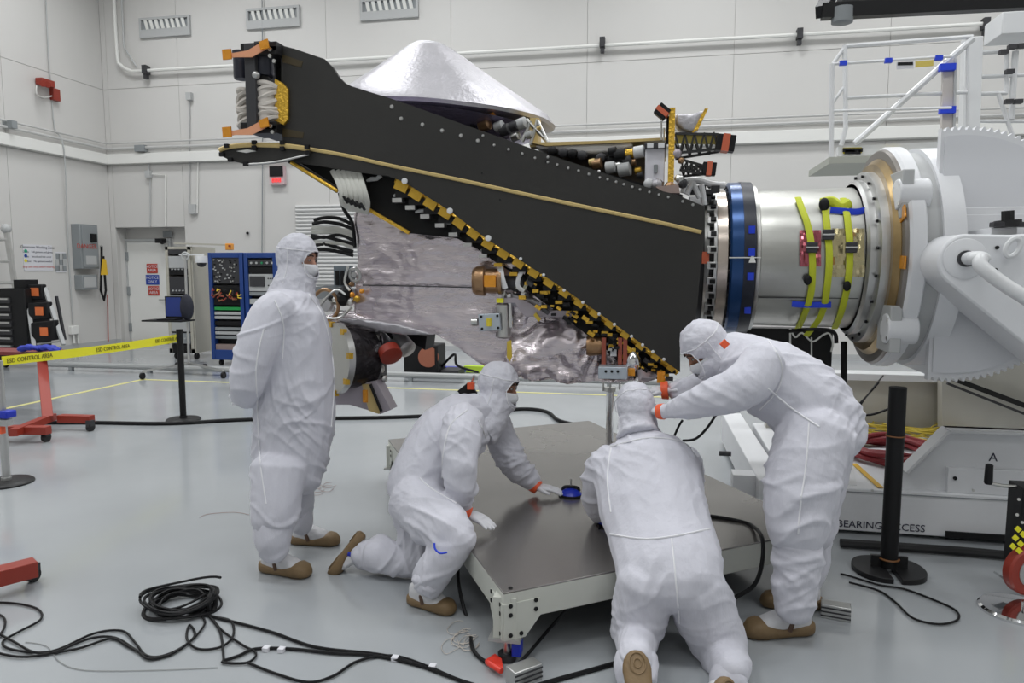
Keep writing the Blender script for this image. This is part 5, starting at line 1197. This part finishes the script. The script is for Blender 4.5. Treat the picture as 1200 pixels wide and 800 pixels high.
t = tag(MB().tube(spline([tp + V((-.12, -.05, .05)), tp + V((0, -.08, .08)), tp + V((.1, 0, .06)), tp + V((.25, -.05, .08)), tp + V((.35, 0, .04))], 5), [.035 + .03 * abs(math.sin(k * 2.3)) for k in range(21)], 10, flat=.6).build('blue_cloth', mat('blue_cloth', (.02, .04, .40), .6, bump=.5, bscale=20)), 'crumpled blue cloth lying on the red stand tray', 'cloth')
# second red stand at lower left
t = thing('red_stand', 'red stand leg with a black caster cut off by the left frame edge', 'stand', Zp(20, 680))
MB().beam(Zp(-60, 690, .11), Zp(42, 664, .11), .10, .085).build('base_leg', red, t, bevel=.004)
c_ = Zp(38, 673, .04); MB().cyl(c_ - V((.02, 0, 0)), c_ + V((.02, 0, 0)), .038, 16).build('caster', rubber, t)
MB().cyl(c_ - V((.022, 0, 0)), c_ + V((.022, 0, 0)), .015, 12).build('caster_hub', alu, t); MB().cbox(c_ + V((0, .0, .04)), (.028, .028, .02)).build('caster_fork', dgray, t)
# stanchions
def stanchion(base, h, r, m, br_, label, bm=blackm, top=None):
    t = thing('stanchion', label, 'stanchion', base)
    MB().lathe([(0, br_), (.012, br_), (.022, br_ * .93), (.028, br_ * .5), (.03, r)], base, up, 40).build('base', bm, t)
    MB().lathe([(.02, r * 1.2), (.05, r * 1.2), (.052, r), (h - .06, r), (h - .058, r * 1.05), (h, r * 1.05), (h, .01)], base, up, 24).build('post', m, t)
    return t
b1 = Zp(215, 492); s1 = stanchion(b1, 1.03, .034, black, .185, 'black belt stanchion at the right end of the yellow tape')
b2 = Zp(8, 566); s2 = stanchion(b2, .98, .03, alu, .19, 'silver stanchion with blue clamp at the left frame edge')
MB().cbox(b2 + V((0, 0, .56)), (.09, .05, .03)).build('blue_clamp', blue, s2, bevel=.01); MB().cbox(b2 + V((.04, -.03, .50)), (.06, .03, .025)).build('clamp_body', alu, s2)
MB().cbox(b2 + V((0, -.03, .44)), (.035, .02, .03)).build('orange_cap', orange, s2)
b3 = Zp(1041, 670); s3 = thing('stanchion', 'thick black stanchion in front of the BEARING ACCESS lettering', 'stanchion', b3)
MB().cyl(b3 + V((0, 0, .03)), b3 + V((0, 0, 1.05)), .045, 28).build('post', black, s3)
for sgn in (-1, 1):
    pts = [b3 + V((sgn * .02 + sgn * .17 * abs(math.sin(a)) ** .8, .17 * math.cos(a), 0)) for a in [math.pi * k / 18 for k in range(19)]]
    MB().prism(pts, (0, 0, .03)).build('base', blackm, s3, bevel=.004)
    MB().cbox(b3 + V((sgn * .06, .0, .06)), (.035, .01, .035)).build('base_gusset', blackm, s3)
MB().tube([b3 + V((.048 * math.cos(a), .048 * math.sin(a), .78)) for a in [2 * math.pi * k / 20 for k in range(20)]], .004, 6, close=True).build('amber_band', mat('brown_band', (.2, .08, .02)), s3)
MB().tube([b3 + V((.05 * math.cos(a), .05 * math.sin(a), .08)) for a in [2 * math.pi * k / 20 for k in range(20)]], .006, 6, close=True).build('amber_band', mat('brown_band', (.2, .08, .02)), s3)
b4 = Zp(1192, 716); s4 = stanchion(b4, .9, .03, chrome, .17, 'shiny chrome stanchion base at the right frame edge', bm=chrome)
s4.location = s4.location
for o_ in list(s4.children):
    if o_.name.startswith('post'): bpy.data.objects.remove(o_)
MB().cyl(b4 + V((.04, -.02, .03)), b4 + V((.04, -.02, .06)), .03).build('post_socket', chrome, s4)
# yellow tape
ta, tb = b2 + V((.0, -.03, 1.0)), b1 + V((0, -.036, 1.0))
ta = D(2, 423, ((b2 - O).dot(-CZ))); tb = D(208, 396, (b1 - O).dot(-CZ))
t = thing('barrier_tape', 'yellow ESD control area tape stretched between the two stanchions', 'tape', ta)
nseg = 20; b = MB()
for k in range(nseg + 1):
    f_ = k / nseg; hw = .037 + .008 * f_; p = ta.lerp(tb, f_) - V((0, 0, .015 * math.sin(math.pi * f_))); b.v += [p - V((0, 0, hw)), p + V((0, 0, hw)), p + V((0, .004, hw)), p + V((0, .004, -hw))]
for k in range(nseg):
    for j in range(4): q = k * 4; b.f.append((q + j, q + (j + 1) % 4, q + 4 + (j + 1) % 4, q + 4 + j))
b.build('band', yellow, t)
for f_ in (.12, .55, .93):
    p = ta.lerp(tb, f_) - V((0, 0, .015 * math.sin(math.pi * f_))); dd = (tb - ta).normalized(); nt_ = dd.cross(V((0, 0, 1))).normalized()
    text('ESD CONTROL AREA', p + nt_ * .004, .052, dd, (0, 0, 1), mat('tape_ink', (.18, .16, .02), .6), t)
# black floor hose
hs = [Zp(40, 495, .02), Zp(110, 495, .02), Zp(200, 496, .02), Zp(300, 491, .02), Zp(450, 489, .02), Zp(560, 484, .02), Zp(610, 479, .02), Zp(640, 482, .02), Zp(656, 493, .02), Zp(690, 500, .02)]
tag(MB().tube(spline(hs, 5), .021, 8).build('floor_hose', cablem), 'black hose lying straight across the floor behind the people', 'hose')
tag(MB().tube(spline([Zp(985, 636, .03), Zp(1060, 641, .03), Zp(1130, 646, .03), Zp(1240, 656, .03)], 4), .028, 8).build('floor_hose', rubber), 'thick black hose lying along the foot of the white machine', 'hose')
# beige rack
def box3(p0, p1, y0, y1, name, m, par, bevel=0):
    MB().box((min(p0.x, p1.x), y0, min(p0.z, p1.z)), (max(p0.x, p1.x), y1, max(p0.z, p1.z))).build(name, m, par, bevel=bevel)
ryk = Zp(220, 421).y
t = thing('beige_rack', 'beige equipment rack with grey instruments beside the white door', 'rack', Zp(215, 421))
a, c = Yp(193, 289, ryk), Yp(228, 419, ryk); c.z = .12; xx1 = Yp(243, 300, ryk + .3).x
sd = .75
b = MB(); b.box((a.x, ryk, .12), (a.x + .06, ryk + sd, a.z)); b.box((c.x - .06, ryk, .12), (c.x, ryk + sd, a.z)); b.box((a.x, ryk, a.z - .06), (c.x, ryk + sd, a.z)); b.box((a.x, ryk, .12), (c.x, ryk + sd, .2)); b.box((a.x, ryk + sd - .05, .12), (c.x, ryk + sd, a.z)); b.box((c.x, ryk + .02, .12), (c.x + .03, ryk + sd, a.z))
b.build('cabinet', mat('rack_cream', (.50, .48, .41), .5), t)
for (y0, y1, m_) in ((292, 298, dgray), (300, 314, lgray), (315, 322, black), (324, 344, dgray), (346, 374, gray), (376, 388, lgray), (390, 402, gray), (403, 413, black)):
    z0, z1 = Yp(200, y1, ryk).z, Yp(200, y0, ryk).z; MB().box((a.x + .07, ryk - .01, z0), (c.x - .07, ryk + .4, z1)).build('instrument', m_, t, bevel=.004)
for z in (.4, .9, 1.3, 1.7):
    for k in range(4): MB().cyl((a.x + .15 + k * .07, ryk - .03, z), (a.x + .15 + k * .07, ryk - .01, z), .015, 8).build('knob', lgray, t)
for dx in (.08, .5): MB().cyl((a.x + dx, ryk + .08, .06), (a.x + dx + .04, ryk + .08, .06), .06, 14).build('caster', black, t)
z = a.z
tag(MB().cbox((xx1 - .15, ryk + .1, z - .25), (.01, .01, .01)).build('bracket', lgray), 'small bracket on rack side', 'bracket') if False else None
t2 = thing('dome_camera', 'white dome camera hanging beside the beige rack top', 'camera', Yp(236, 305, ryk - .1))
p = Yp(236, 304, ryk - .05)
MB().lathe([(0, .03), (.0, .1), (-.08, .115), (-.13, .115), (-.13, .02)], p + V((0, 0, .07)), (0, 0, 1), 24).build('housing', white, t2); MB().ball(p - V((0, 0, .07)), (.085, .085, .07)).build('dome', dgray, t2)
MB().beam(p + V((-.45, .0, .09)), p + V((.05, 0, .09)), .04, .03).build('bracket', white, t2)
tag(MB().beam(Yp(205, 285, ryk), Yp(265, 287, ryk), .06, .03).build('crossbar', mat('rack_cream', (.5, .48, .41))), 'beige bar reaching from the rack top to the orange lamp', 'bar')
t = thing('orange_lamp', 'square orange lamp box on top of the blue rack', 'lamp', Yp(269, 289, ryk))
MB().cbox(Yp(269, 289, ryk), (.06, .05, .06)).build('lamp_box', mat('lamp_orange', (.85, .35, .05), .4), t, bevel=.01); MB().cbox(Yp(269, 288, ryk - .06), (.02, .01, .015)).build('lens', red, t)
# blue racks
rackblue = mat('rack_blue', (.015, .055, .24), .4)
byk = Zp(260, 428).y
for i, (xL, xR) in enumerate(((243, 283.5), (285, 323))):
    t = thing('blue_rack', ['blue equipment rack next to the beige rack, full of wired modules', 'blue equipment rack partly hidden behind the standing person'][i], 'rack', Zp((xL + xR) / 2, 426), 'blue equipment racks')
    a, c = Yp(xL, 296, byk), Yp(xR, 296, byk); z1 = a.z; x0_, x1_ = a.x, c.x
    b = MB(); b.box((x0_, byk, .1), (x0_ + .07, byk + .8, z1)); b.box((x1_ - .07, byk, .1), (x1_, byk + .8, z1)); b.box((x0_ + .07, byk, z1 - .09), (x1_ - .07, byk + .8, z1)); b.box((x0_ + .07, byk, .1), (x1_ - .07, byk + .8, .28)); b.box((x0_ + .07, byk + .75, .28), (x1_ - .07, byk + .8, z1 - .09))
    b.build('cabinet', rackblue, t, bevel=.008)
    MB().box((x0_ + .07, byk + .12, .28), (x1_ - .07, byk + .16, z1 - .09)).build('backplate', black, t)
    W_ = x1_ - x0_
    def unit(y0, y1, m_, nm='module', k=0):
        za, zc = Yp(xL, y1, byk).z, Yp(xL, y0, byk).z; MB().box((x0_ + .08, byk + .02 + k, za), (x1_ - .08, byk + .14, zc)).build(nm, m_, t); return za, zc
    if i == 0:
        za, zc = unit(301, 332, dgray)
        for _ in range(46):
            p = V((random.uniform(x0_ + .1, x1_ - .1), byk, random.uniform(za + .03, zc - .03))); MB().cyl(p, p + V((0, .02, 0)), .014, 6).build('connector', random.choice([alu, lgray, black, steel]), t)
        za, zc = unit(334, 357, black)
        for _ in range(26):
            p = V((random.uniform(x0_ + .1, x1_ - .1), byk - .01, random.uniform(za + .03, zc - .05))); q = p + V((random.uniform(-.12, .12), -.04, random.uniform(-.1, .1)))
            MB().tube([p, (p + q) / 2 + V((0, -.05, -.03)), q], .011, 5).build('wire', random.choice([red, red, black, mat('wire_brown', (.3, .12, .05)), mat('wire_yellow', (.7, .5, .03))]), t)
        unit(359.5, 363, mat('green_strip', (.02, .35, .08), .5), 'green_strip')
        for y0, m_ in ((365, lgray), (370, lgray), (383, gray), (388, lgray), (393, gray)): unit(y0, y0 + 3.4, m_, 'drive')
        unit(376, 381, black); unit(403, 416, mat('rack_pink', (.32, .24, .22), .5), 'lower_panel')
    else:
        unit(304, 312, dgray); unit(313, 320, black)
        za, zc = unit(321, 341, lgray)
        MB().box((x0_ + .1, byk, za + .08), (x0_ + .38, byk + .02, zc - .04)).build('screen', dgray, t)
        for k in range(10):
            p = V((x0_ + .45 + (k % 5) * .04, byk + .01, za + .1 + (k // 5) * .12)); MB().cyl(p, p + V((0, .01, 0)), .012, 6).build('button', black, t)
        unit(342, 346, gray); unit(350, 356, lgray)
        for k in range(5):
            p = V((x0_ + .14 + k * .1, byk, Yp(xL, 308, byk).z)); MB().cyl(p, p + V((0, .02, 0)), .02, 8).build('knob', mat('green_knob', (.02, .25, .1)) if k == 2 else lgray, t)
    for dx in (.12, W_ - .15): MB().cyl((x0_ + dx, byk + .08, .05), (x0_ + dx + .04, byk + .08, .05), .05, 14).build('caster', black, t)
# laptop cart
cy = Zp(222, 437).y
t = thing('laptop_cart', 'wheeled silver pole cart with outriggers in front of the beige rack', 'cart', Zp(222, 440))
pb = Yp(222, 436, cy); pt = Yp(217, 300, cy)
MB().cyl((pb.x, cy, .1), (pt.x, cy, pt.z), .022, 10).build('pole', alu, t)
for x, y in ((167, 444), (262, 443), (208, 431), (240, 433)):
    e_ = Zp(x, y, .0); MB().beam((pb.x, cy, .16), (e_.x, e_.y, .12), .03, .03).build('leg', alu, t); MB().cyl(e_ + V((-.02, 0, .05)), e_ + V((.02, 0, .05)), .05, 12).build('caster', black, t)
s_ = Yp(200, 375, cy); MB().box((Yp(178, 375, cy).x, cy - .25, s_.z - .012), (Yp(224, 375, cy).x, cy + .1, s_.z + .012)).build('tray', black, t)
MB().tube([(pt.x + .06 * math.cos(a), cy, pt.z + .06 * math.sin(a)) for a in [2 * math.pi * k / 16 for k in range(16)]], .016, 6, close=True).build('ring', lgray, t)
lap = thing('laptop', 'open laptop with a glowing blue screen on the cart tray', 'laptop', s_)
z0 = s_.z + .012; lx0, lx1 = Yp(193, 370, cy).x, Yp(213, 370, cy).x
MB().box((lx0, cy - .2, z0), (lx1, cy + .02, z0 + .02)).build('keyboard', black, lap)
zz_ = Yp(200, 347, cy).z
MB().box((lx0, cy + .02, z0 + .01), (lx1, cy + .045, zz_)).build('lid', black, lap)
MB().box((lx0 + .02, cy + .015, z0 + .05), (lx1 - .02, cy + .02, zz_ - .02)).build('screen', mat('screen_blue', (.015, .035, .2), .3, emit=.08), lap)
tag(MB().ball(Yp(219, 360, cy - .05), (.12, .07, .22), n=12, m=8).build('black_bag', mat('black_fabric', (.015, .017, .03), .7, bump=.6, bscale=15)), 'black bag hanging on the cart pole beside the laptop', 'bag')
# black case in the back with a rusty disc
t = thing('black_case', 'black box with rusty red disc on the floor below the nozzles', 'case', Zp(495, 443))
yy = Zp(495, 443).y; a, c = Yp(473, 430, yy), Yp(513, 445, yy)
MB().box((a.x, yy, 0), (c.x, yy + .45, Yp(490, 404, yy).z)).build('body', black, t, bevel=.02)
MB().cyl(V((Yp(502, 418, yy - .03).x, yy - .03, Yp(502, 418, yy).z)), V((Yp(502, 418, yy).x, yy, Yp(502, 418, yy).z)), .16, 24).build('disc', mat('rust_disc', (.35, .12, .07), .6), t)
MB().box((c.x + .02, yy + .1, 0), (c.x + .3, yy + .5, .12)).build('side_pack', dgray, t)
for i, (x, y, m_, lab) in enumerate(((525, 433, blue, 'blue and black item on the far floor right of the black case'), (560, 432, mat('lime_item', (.5, .7, .05)), 'lime green item on the far floor right of the black case'))):
    tag(MB().cbox(Zp(x, y, .06), (.22, .08, .05)).cyl(Zp(x, y, .06) - V((.3, 0, 0)), Zp(x, y, .06) + V((.3, 0, 0)), .03).build('floor_item', m_), lab, 'item')
tag(MB().tube(spline([Zp(512, 436, .05), Yp(532, 415, yy), Yp(536, 428, yy), Zp(560, 436, .05)], 5), .02, 6).build('floor_cable', cablem), 'black cable looping from the black case to the lime item', 'cable')
sx = D(548, 460, 4.05)
t = tag(MB().cbox(D(548, 459, 4.6), (.045, .03, .045), (dirv(1, .8, 0), dirv(0, 0, 1), dirv(-.8, 1, 0))).build('sensor_block', black), 'black diamond-shaped block with orange edge behind the kneeling shoulder', 'sensor')
MB().cbox(D(552, 452, 4.55), (.02, .02, .02)).build('orange_edge', orange, t)
MB().cyl(D(551, 452, 4.6), D(556, 440, 4.55), .008).build('stem', steel, t)
# ================================================================ CABLES ON THE FLOOR
def cable(pts, r, label, m=cablem, name='cable', n=6, z=.01):
    return tag(MB().tube(spline([Zp(x, y, z + (0 if len(q) < 1 else q[0])) for x, y, *q in pts], n), r, 6).build(name, m), label, 'cable')
cc = Zp(213, 712, 0)
b = MB(); pts = []
for k in range(620):
    a = k * .155; j = k * .155 / 6.283; r = .125 + .028 * math.sin(j * 2.1) + .008 * math.sin(j * 5)
    pts.append(cc + V((r * 1.18 * math.cos(a) + .012 * math.sin(j * 1.7), r * 1.05 * math.sin(a) + .01 * math.cos(j * 2.9), .012 + .05 * (.5 + .5 * math.sin(j * 1.13)) + .012 * math.sin(a * 2 + j))))
b.tube(pts, .0065, 6)
coil = tag(b.build('cable_coil', cablem), 'round coil of black cable on the floor at lower left', 'cable')
MB().tube([cc + V((.17 + .0 * a, .03 * math.cos(a), .04 + .045 * math.sin(a))) for a in [2 * math.pi * k / 14 for k in range(14)]], .012, 6, close=True).build('cable_tie', black, coil)
MB().tube([cc + V((.04 + .19 * math.cos(a) * 1.05 - .04, .19 * math.sin(a) + .02, .07 + .02 * math.sin(a * 2))) for a in [R(60) + R(160) * k / 14 for k in range(15)]], .0065, 6).build('loose_loop', cablem, coil)
cable([(-20, 705), (20, 707), (45, 714), (47, 726), (20, 741), (3, 752), (15, 761), (60, 763), (110, 742), (143, 739), (158, 752), (172, 768), (195, 767), (222, 752), (240, 730), (232, 718)], .0055, 'black cable looping from the left frame edge to the coil')
cable([(-20, 715), (3, 722), (5, 735), (-4, 748)], .0055, 'short black cable arc at the left frame edge')
cable([(-20, 732), (15, 751), (45, 765), (90, 760), (130, 748), (150, 757), (178, 770), (205, 764), (228, 745), (222, 732), (219, 748), (232, 760), (258, 758), (273, 745), (270, 727), (245, 722)], .0055, 'black cable crossing the others left of the coil')
cable([(-20, 760), (20, 769), (60, 765), (105, 748), (135, 747), (160, 762), (175, 772), (200, 767)], .0055, 'black cable nearest the bottom left corner')
cable([(240, 720), (280, 730), (320, 741), (370, 758), (440, 766), (480, 775), (540, 797), (600, 815)], .007, 'black cable running right from the coil along the floor')
cable([(245, 722), (258, 740), (262, 770), (262, 776), (290, 776), (300, 765), (285, 756), (262, 740), (250, 726)], .0055, 'black cable making a narrow loop below the coil')
cable([(262, 774), (280, 768), (300, 760), (340, 760), (390, 765), (440, 768), (500, 782), (560, 806)], .007, 'black cable joining the bundle from the narrow loop')
cable([(290, 776), (320, 788), (360, 799), (390, 792), (420, 774), (460, 768), (500, 780), (545, 800)], .006, 'black cable sagging toward the bottom edge and back into the bundle')
for x, y in ((312, 760), (330, 761), (463, 771), (507, 781)):
    p = Zp(x, y, .01); tag(MB().cbox(p, (.014, .014, .009)).build('cable_tag', paper), {312: 'white tag on the floor cable nearest the coil', 330: 'white tag on the floor cable, second from the coil', 463: 'white tag where the floor cables bundle together', 507: 'white tag on the cable bundle at the bottom edge'}[x], 'tag')
cable([(620, 806), (650, 797), (700, 783), (735, 772), (760, 760)], .010, 'thick black cable passing under the kneeling person at the bottom')
tag(MB().tube(spline([D(703, 615, 3.85), D(697, 650, 3.65), D(690, 678, 3.42), D(670, 706, 3.26), D(645, 735, 3.28), D(622, 762, 3.15), Zp(607, 778, .02)], 5), .008, 6).build('cable', cablem), 'black cable hanging over the front edge of the platform', 'cable')
tag(MB().tube(spline([D(537, 650, 3.75), D(537, 680, 3.68), D(543, 710, 3.6), D(551, 735, 3.5), Zp(553, 757, .02), Zp(562, 770, .01), Zp(572, 776, .02)], 5), .009, 6).build('cable', cablem), 'black cable dropping from the platform edge to the red clip', 'cable')
tag(MB().tube(spline([Zp(828, 604, PZ + .01), Zp(855, 608, PZ + .01), Zp(880, 615, PZ + .01), D(893, 630, 3.55), D(893, 660, 3.5), D(884, 685, 3.5), D(865, 698, 3.5), D(850, 706, 3.5)], 5), .010, 6).build('cable', cablem), 'thick black cable curling over the platform edge beside the bending person', 'cable')
tag(MB().tube(spline([D(788, 516, 4.4), D(795, 500, 4.4), D(800, 492, 4.4)], 4), .008, 6).tube(spline([D(800, 516, 4.4), D(815, 514, 4.4), D(828, 502, 4.4), D(839, 486, 4.4)], 5), .008, 6).build('cable', cablem), 'black cables looping behind the shoulder of the leaning person', 'cable')
cable([(985, 672), (1000, 676), (1030, 685), (1060, 690), (1095, 703), (1120, 715), (1122, 726), (1100, 731), (1070, 724), (1050, 706), (1030, 692), (995, 682)], .0055, 'thin black cable loop on the floor by the thick black stanchion')
wirem = mat('thin_wire', (.32, .2, .18), .6)
for i, (cx_, cy_, rx2, ry2, lab, m_) in enumerate(((375, 570, 22, 10, 'tangle of fine brown wire on the floor behind the standing person', wirem), (545, 745, 30, 22, 'tangle of fine pale wires beside the red clip', mat('pale_wire', (.55, .5, .45), .5)))):
    b = MB()
    for k in range(5 + i * 3):
        p0 = (cx_ + random.uniform(-1, 1) * rx2 * .6, cy_ + random.uniform(-1, 1) * ry2 * .6)
        b.tube(spline([Zp(p0[0] + rx2 * .5 * math.cos(a * 1.1) * random.uniform(.5, 1), p0[1] + ry2 * .5 * math.sin(a) * random.uniform(.5, 1), .006) for a in range(6)], 4), .0016, 4)
    o = b.build('wire_tangle', m_); tag(o, lab, 'wire')
tag(MB().tube(spline([Zp(234, 606, .004), Zp(245, 602, .004), Zp(275, 600, .004), Zp(292, 603, .004)], 4), .0016, 4).build('wire', wirem), 'fine wire strand on the floor left of the standing person', 'wire')
tag(MB().tube(spline([Zp(30, 752, .004), Zp(55, 757, .004), Zp(70, 775, .004), Zp(100, 785, .004), Zp(180, 785, .004), Zp(255, 782, .004)], 5), .002, 4).build('wire', mat('clear_line', (.3, .31, .31), .3)), 'thin translucent line on the floor below the black cables', 'wire')
# red clip, extrusions
t = tag(MB().prism([Zp(x, y, .01) for x, y in ((568, 778), (580, 770), (588, 776), (590, 787), (580, 783))], (0, 0, .02)).tube([Zp(572, 776, .03), Zp(588, 786, .03)], .014, 8).build('red_clip', mat('clip_red', (.75, .05, .03), .35), bevel=.003), 'red alligator clip on the floor by the platform foot', 'clip')
for i, (p0, p1, lab) in enumerate((((598, 794), (630, 782), 'aluminium extrusion block on the floor by the front platform foot'), ((962, 712), (997, 718), 'aluminium extrusion block on the floor behind the bending person'))):
    t = thing('extrusion', lab, 'metal block', Zp(*p0, 0), 'aluminium extrusion blocks by the platform feet')
    a, c = Zp(*p0, .035), Zp(*p1, .035)
    MB().beam(a, c, .07, .07).build('bar', alu, t, bevel=.004)
    d_ = (c - a).normalized(); n_ = V((d_.y, -d_.x, 0))
    for s_ in (-1, 0, 1): MB().beam(a + n_ * .035 + V((0, 0, s_ * .02)), c + n_ * .035 + V((0, 0, s_ * .02)), .004, .007).build('groove', dgray, t)
# winch / jack at right edge
t = thing('hand_winch', 'black jack stand with crank handle and red wheel at the right edge', 'jack', Zp(1200, 690))
jp = D(1205, 600, 3.75)
MB().box((D(1186, 600, 3.8).x, jp.y - .06, .15), (D(1215, 600, 3.8).x, jp.y + .1, D(1190, 565, 3.8).z)).build('column', black, t, bevel=.005)
MB().tube([D(1190, 570, 3.75), D(1175, 569, 3.7), D(1160, 566, 3.7)], .009, 8).build('crank_arm', steel, t)
MB().lathe([(0, .016), (.01, .02), (.10, .018), (.105, .01)], D(1158, 567, 3.7), up, 14).build('crank_grip', black, t)
wc = D(1204, 668, 3.7)
MB().lathe([(-.03, .07), (-.03, .115), (-.02, .125), (.02, .125), (.03, .115), (.03, .07)], wc, (.35, -1, 0), 32).build('wheel_tyre', red, t)
MB().lathe([(-.034, .001), (-.034, .075), (.034, .075), (.034, .001)], wc, (.35, -1, 0), 24).build('wheel_hub', alu, t)
for x, y in ((1190, 630), (1193, 620), (1196, 637), (1199, 626), (1187, 640), (1194, 645)): MB().cbox(D(x, y, 3.66), (.012, .004, .012), (dirv(1, 1, 0), dirv(0, 0, 1), dirv(-1, 1, 0))).build('caution_patch', yellow, t)
for x, y in ((1194, 585), (1192, 603), (1198, 612)): MB().cyl(D(x, y, 3.66), D(x, y, 3.69), .008, 8).build('bolt', steel, t)
MB().beam(D(1168, 672, 3.75), D(1180, 680, 3.75), .05, .01).build('brake_pedal', gray, t)
# ================================================================ WORK STAND, upper right
SY = 7.6
t = thing('access_stand', 'white access stand with railings and blue taped post, upper right', 'access stand', Yp(1040, 180, SY))
def bar(lst, r, nm='rail', m=white, Y=SY): return MB().tube([Yp(x, y, Y) for x, y in lst], r, 8).build(nm, m, t)
bar([(990, 53), (991, 150), (986, 170)], .022, 'post', white); bar([(975, 75), (974, 188)], .022, 'post', white, SY - .3)
bar([(991, 54), (976, 75)], .018); bar([(991, 99), (975, 122)], .014)
bar([(991, 54), (1140, 43)], .02); bar([(976, 75), (1115, 66)], .014, 'rail', white, SY - .3); bar([(991, 115), (1133, 108)], .018); bar([(975, 130), (1115, 126)], .012, 'rail', white, SY - .3)
bar([(1002, 168), (1140, 45)], .03, 'brace', white); bar([(1134, 50), (1134, 160)], .016, 'post')
MB().beam(Yp(1112, 70, SY), Yp(1110, 160, SY), .11, .05, up=V((0, 1, 0))).build('channel_post', mat('pinkish_white', (.62, .58, .55), .4), t, bevel=.006)
MB().beam(Yp(1118, 70, SY), Yp(1116, 160, SY), .02, .09, up=V((0, 1, 0))).build('channel_edge', lgray, t)
for y in (79, 129): MB().cbox(Yp(1110, y, SY - .06), (.065, .03, .03)).build('blue_tape', bluet, t)
for x, y in ((988, 74), (1041, 71), (1100, 68)): MB().cbox(Yp(x, y, SY - .31), (.03, .02, .02)).build('blue_tape', bluet, t)
MB().prism([Yp(x, y, SY - .32) for x, y in ((1051, 73), (1071, 72), (1071, 80), (1051, 81))], (0, .01, 0)).build('grey_label', paper, t)
MB().prism([Yp(x, y, SY - .325) for x, y in ((1052, 73), (1070, 72.5), (1070, 76), (1052, 76.5))], (0, .006, 0)).build('black_label', black, t)
MB().prism([Yp(x, y, SY - .32) for x, y in ((1073, 72), (1094, 70), (1094, 77), (1073, 79))], (0, .01, 0)).build('yellow_label', mat('tag_yellow', (.65, .52, .12), .5), t)
MB().prism([Yp(x, y, SY) for x, y in ((982, 172), (1115, 165), (1115, 176), (982, 183))], (0, .08, 0)).build('toe_board', white, t)
dk = [Yp(982, 181, SY - .35), Yp(1150, 176, SY - .35)]
MB().box((Yp(972, 187, SY - .35).x, SY - .35, dk[0].z - .08), (Yp(1150, 180, SY).x, SY + .6, dk[0].z - .02)).build('deck', mat('deck_grey', (.42, .43, .38), .5), t)
for k in range(9): MB().cbox(Yp(990 + 2.3 * k, 176 + (2.2 if k % 2 else -.2), SY - .02), (.018, .01, .018)).build('hazard_check', black, t)
MB().prism([Yp(x, y, SY - .008) for x, y in ((988, 173), (1010, 172.5), (1010, 179), (988, 180))], (0, .008, 0)).build('hazard_label', mat('hazard_yellow', (.7, .6, .03), .5), t)
MB().cbox(Yp(1047, 177, SY - .05), (.05, .03, .025)).build('latch', mat('tag_yellow', (.65, .52, .12)), t)
q_ = Yp(1150, 178, SY)
MB().box((q_.x - .1, SY + .1, 0), (q_.x + .1, SY + .3, q_.z)).build('column', white, t)
# right hand frame
t = thing('railing_tower', 'white steel frame with railings and junction box at upper right corner', 'frame', Yp(1145, 160, 8.2))
def bar2(lst, r, nm='rail', m=white, Y=8.2): return MB().tube([Yp(x, y, Y) for x, y in lst], r, 8).build(nm, m, t)
MB().beam(Yp(1139, 45, 8.2), Yp(1134, 200, 8.2), .16, .12, up=V((0, 1, 0))).build('post', white, t, bevel=.006)
bar2([(1146, 65), (1145, 200)], .025, 'post'); bar2([(1146, 62), (1181, 60)], .022); bar2([(1147, 90), (1240, 86)], .02); bar2([(1145, 110), (1180, 109)], .02); bar2([(1145, 142), (1240, 142)], .018); bar2([(1180, 60), (1179, 110)], .022, 'post'); bar2([(1170, 110), (1192, 175)], .022, 'brace'); bar2([(1190, 60), (1185, 140)], .03, 'post')
for x, y in ((1176, 61), (1186, 55), (1197, 54), (1182, 119), (1193, 119), (1183, 84)): MB().cbox(Yp(x, y, 8.1), (.035, .03, .02)).build('clamp', dgray, t)
MB().box((Yp(1174, 30, 8.1).x, 8.1, Yp(1174, 40, 8.1).z), (Yp(1290, 30, 8.1).x, 8.5, Yp(1174, 14, 8.1).z)).build('junction_box', white, t, bevel=.008)
# overhead black beam
t = thing('overhead_beam', 'black overhead beam frame with a round grey can at top right', 'beam', Yp(1080, 0, 4.2))
hy = 3.4
MB().beam(Yp(963, 14, hy), Yp(1290, -3, hy), .045, .06).build('front_beam', blackm, t)
MB().beam(Yp(963, 14, hy), Yp(990, -40, hy + .6), .05, .05).build('end_beam', blackm, t)
MB().beam(Yp(985, -1, hy + .3), Yp(1290, -14, hy + .3), .3, .04).build('back_beam', black, t)
p = Yp(987, 21, hy + .0); MB().lathe([(-.025, .03), (-.02, .043), (.04, .043), (.04, .02)], p, up, 24).build('round_can', gray, t)
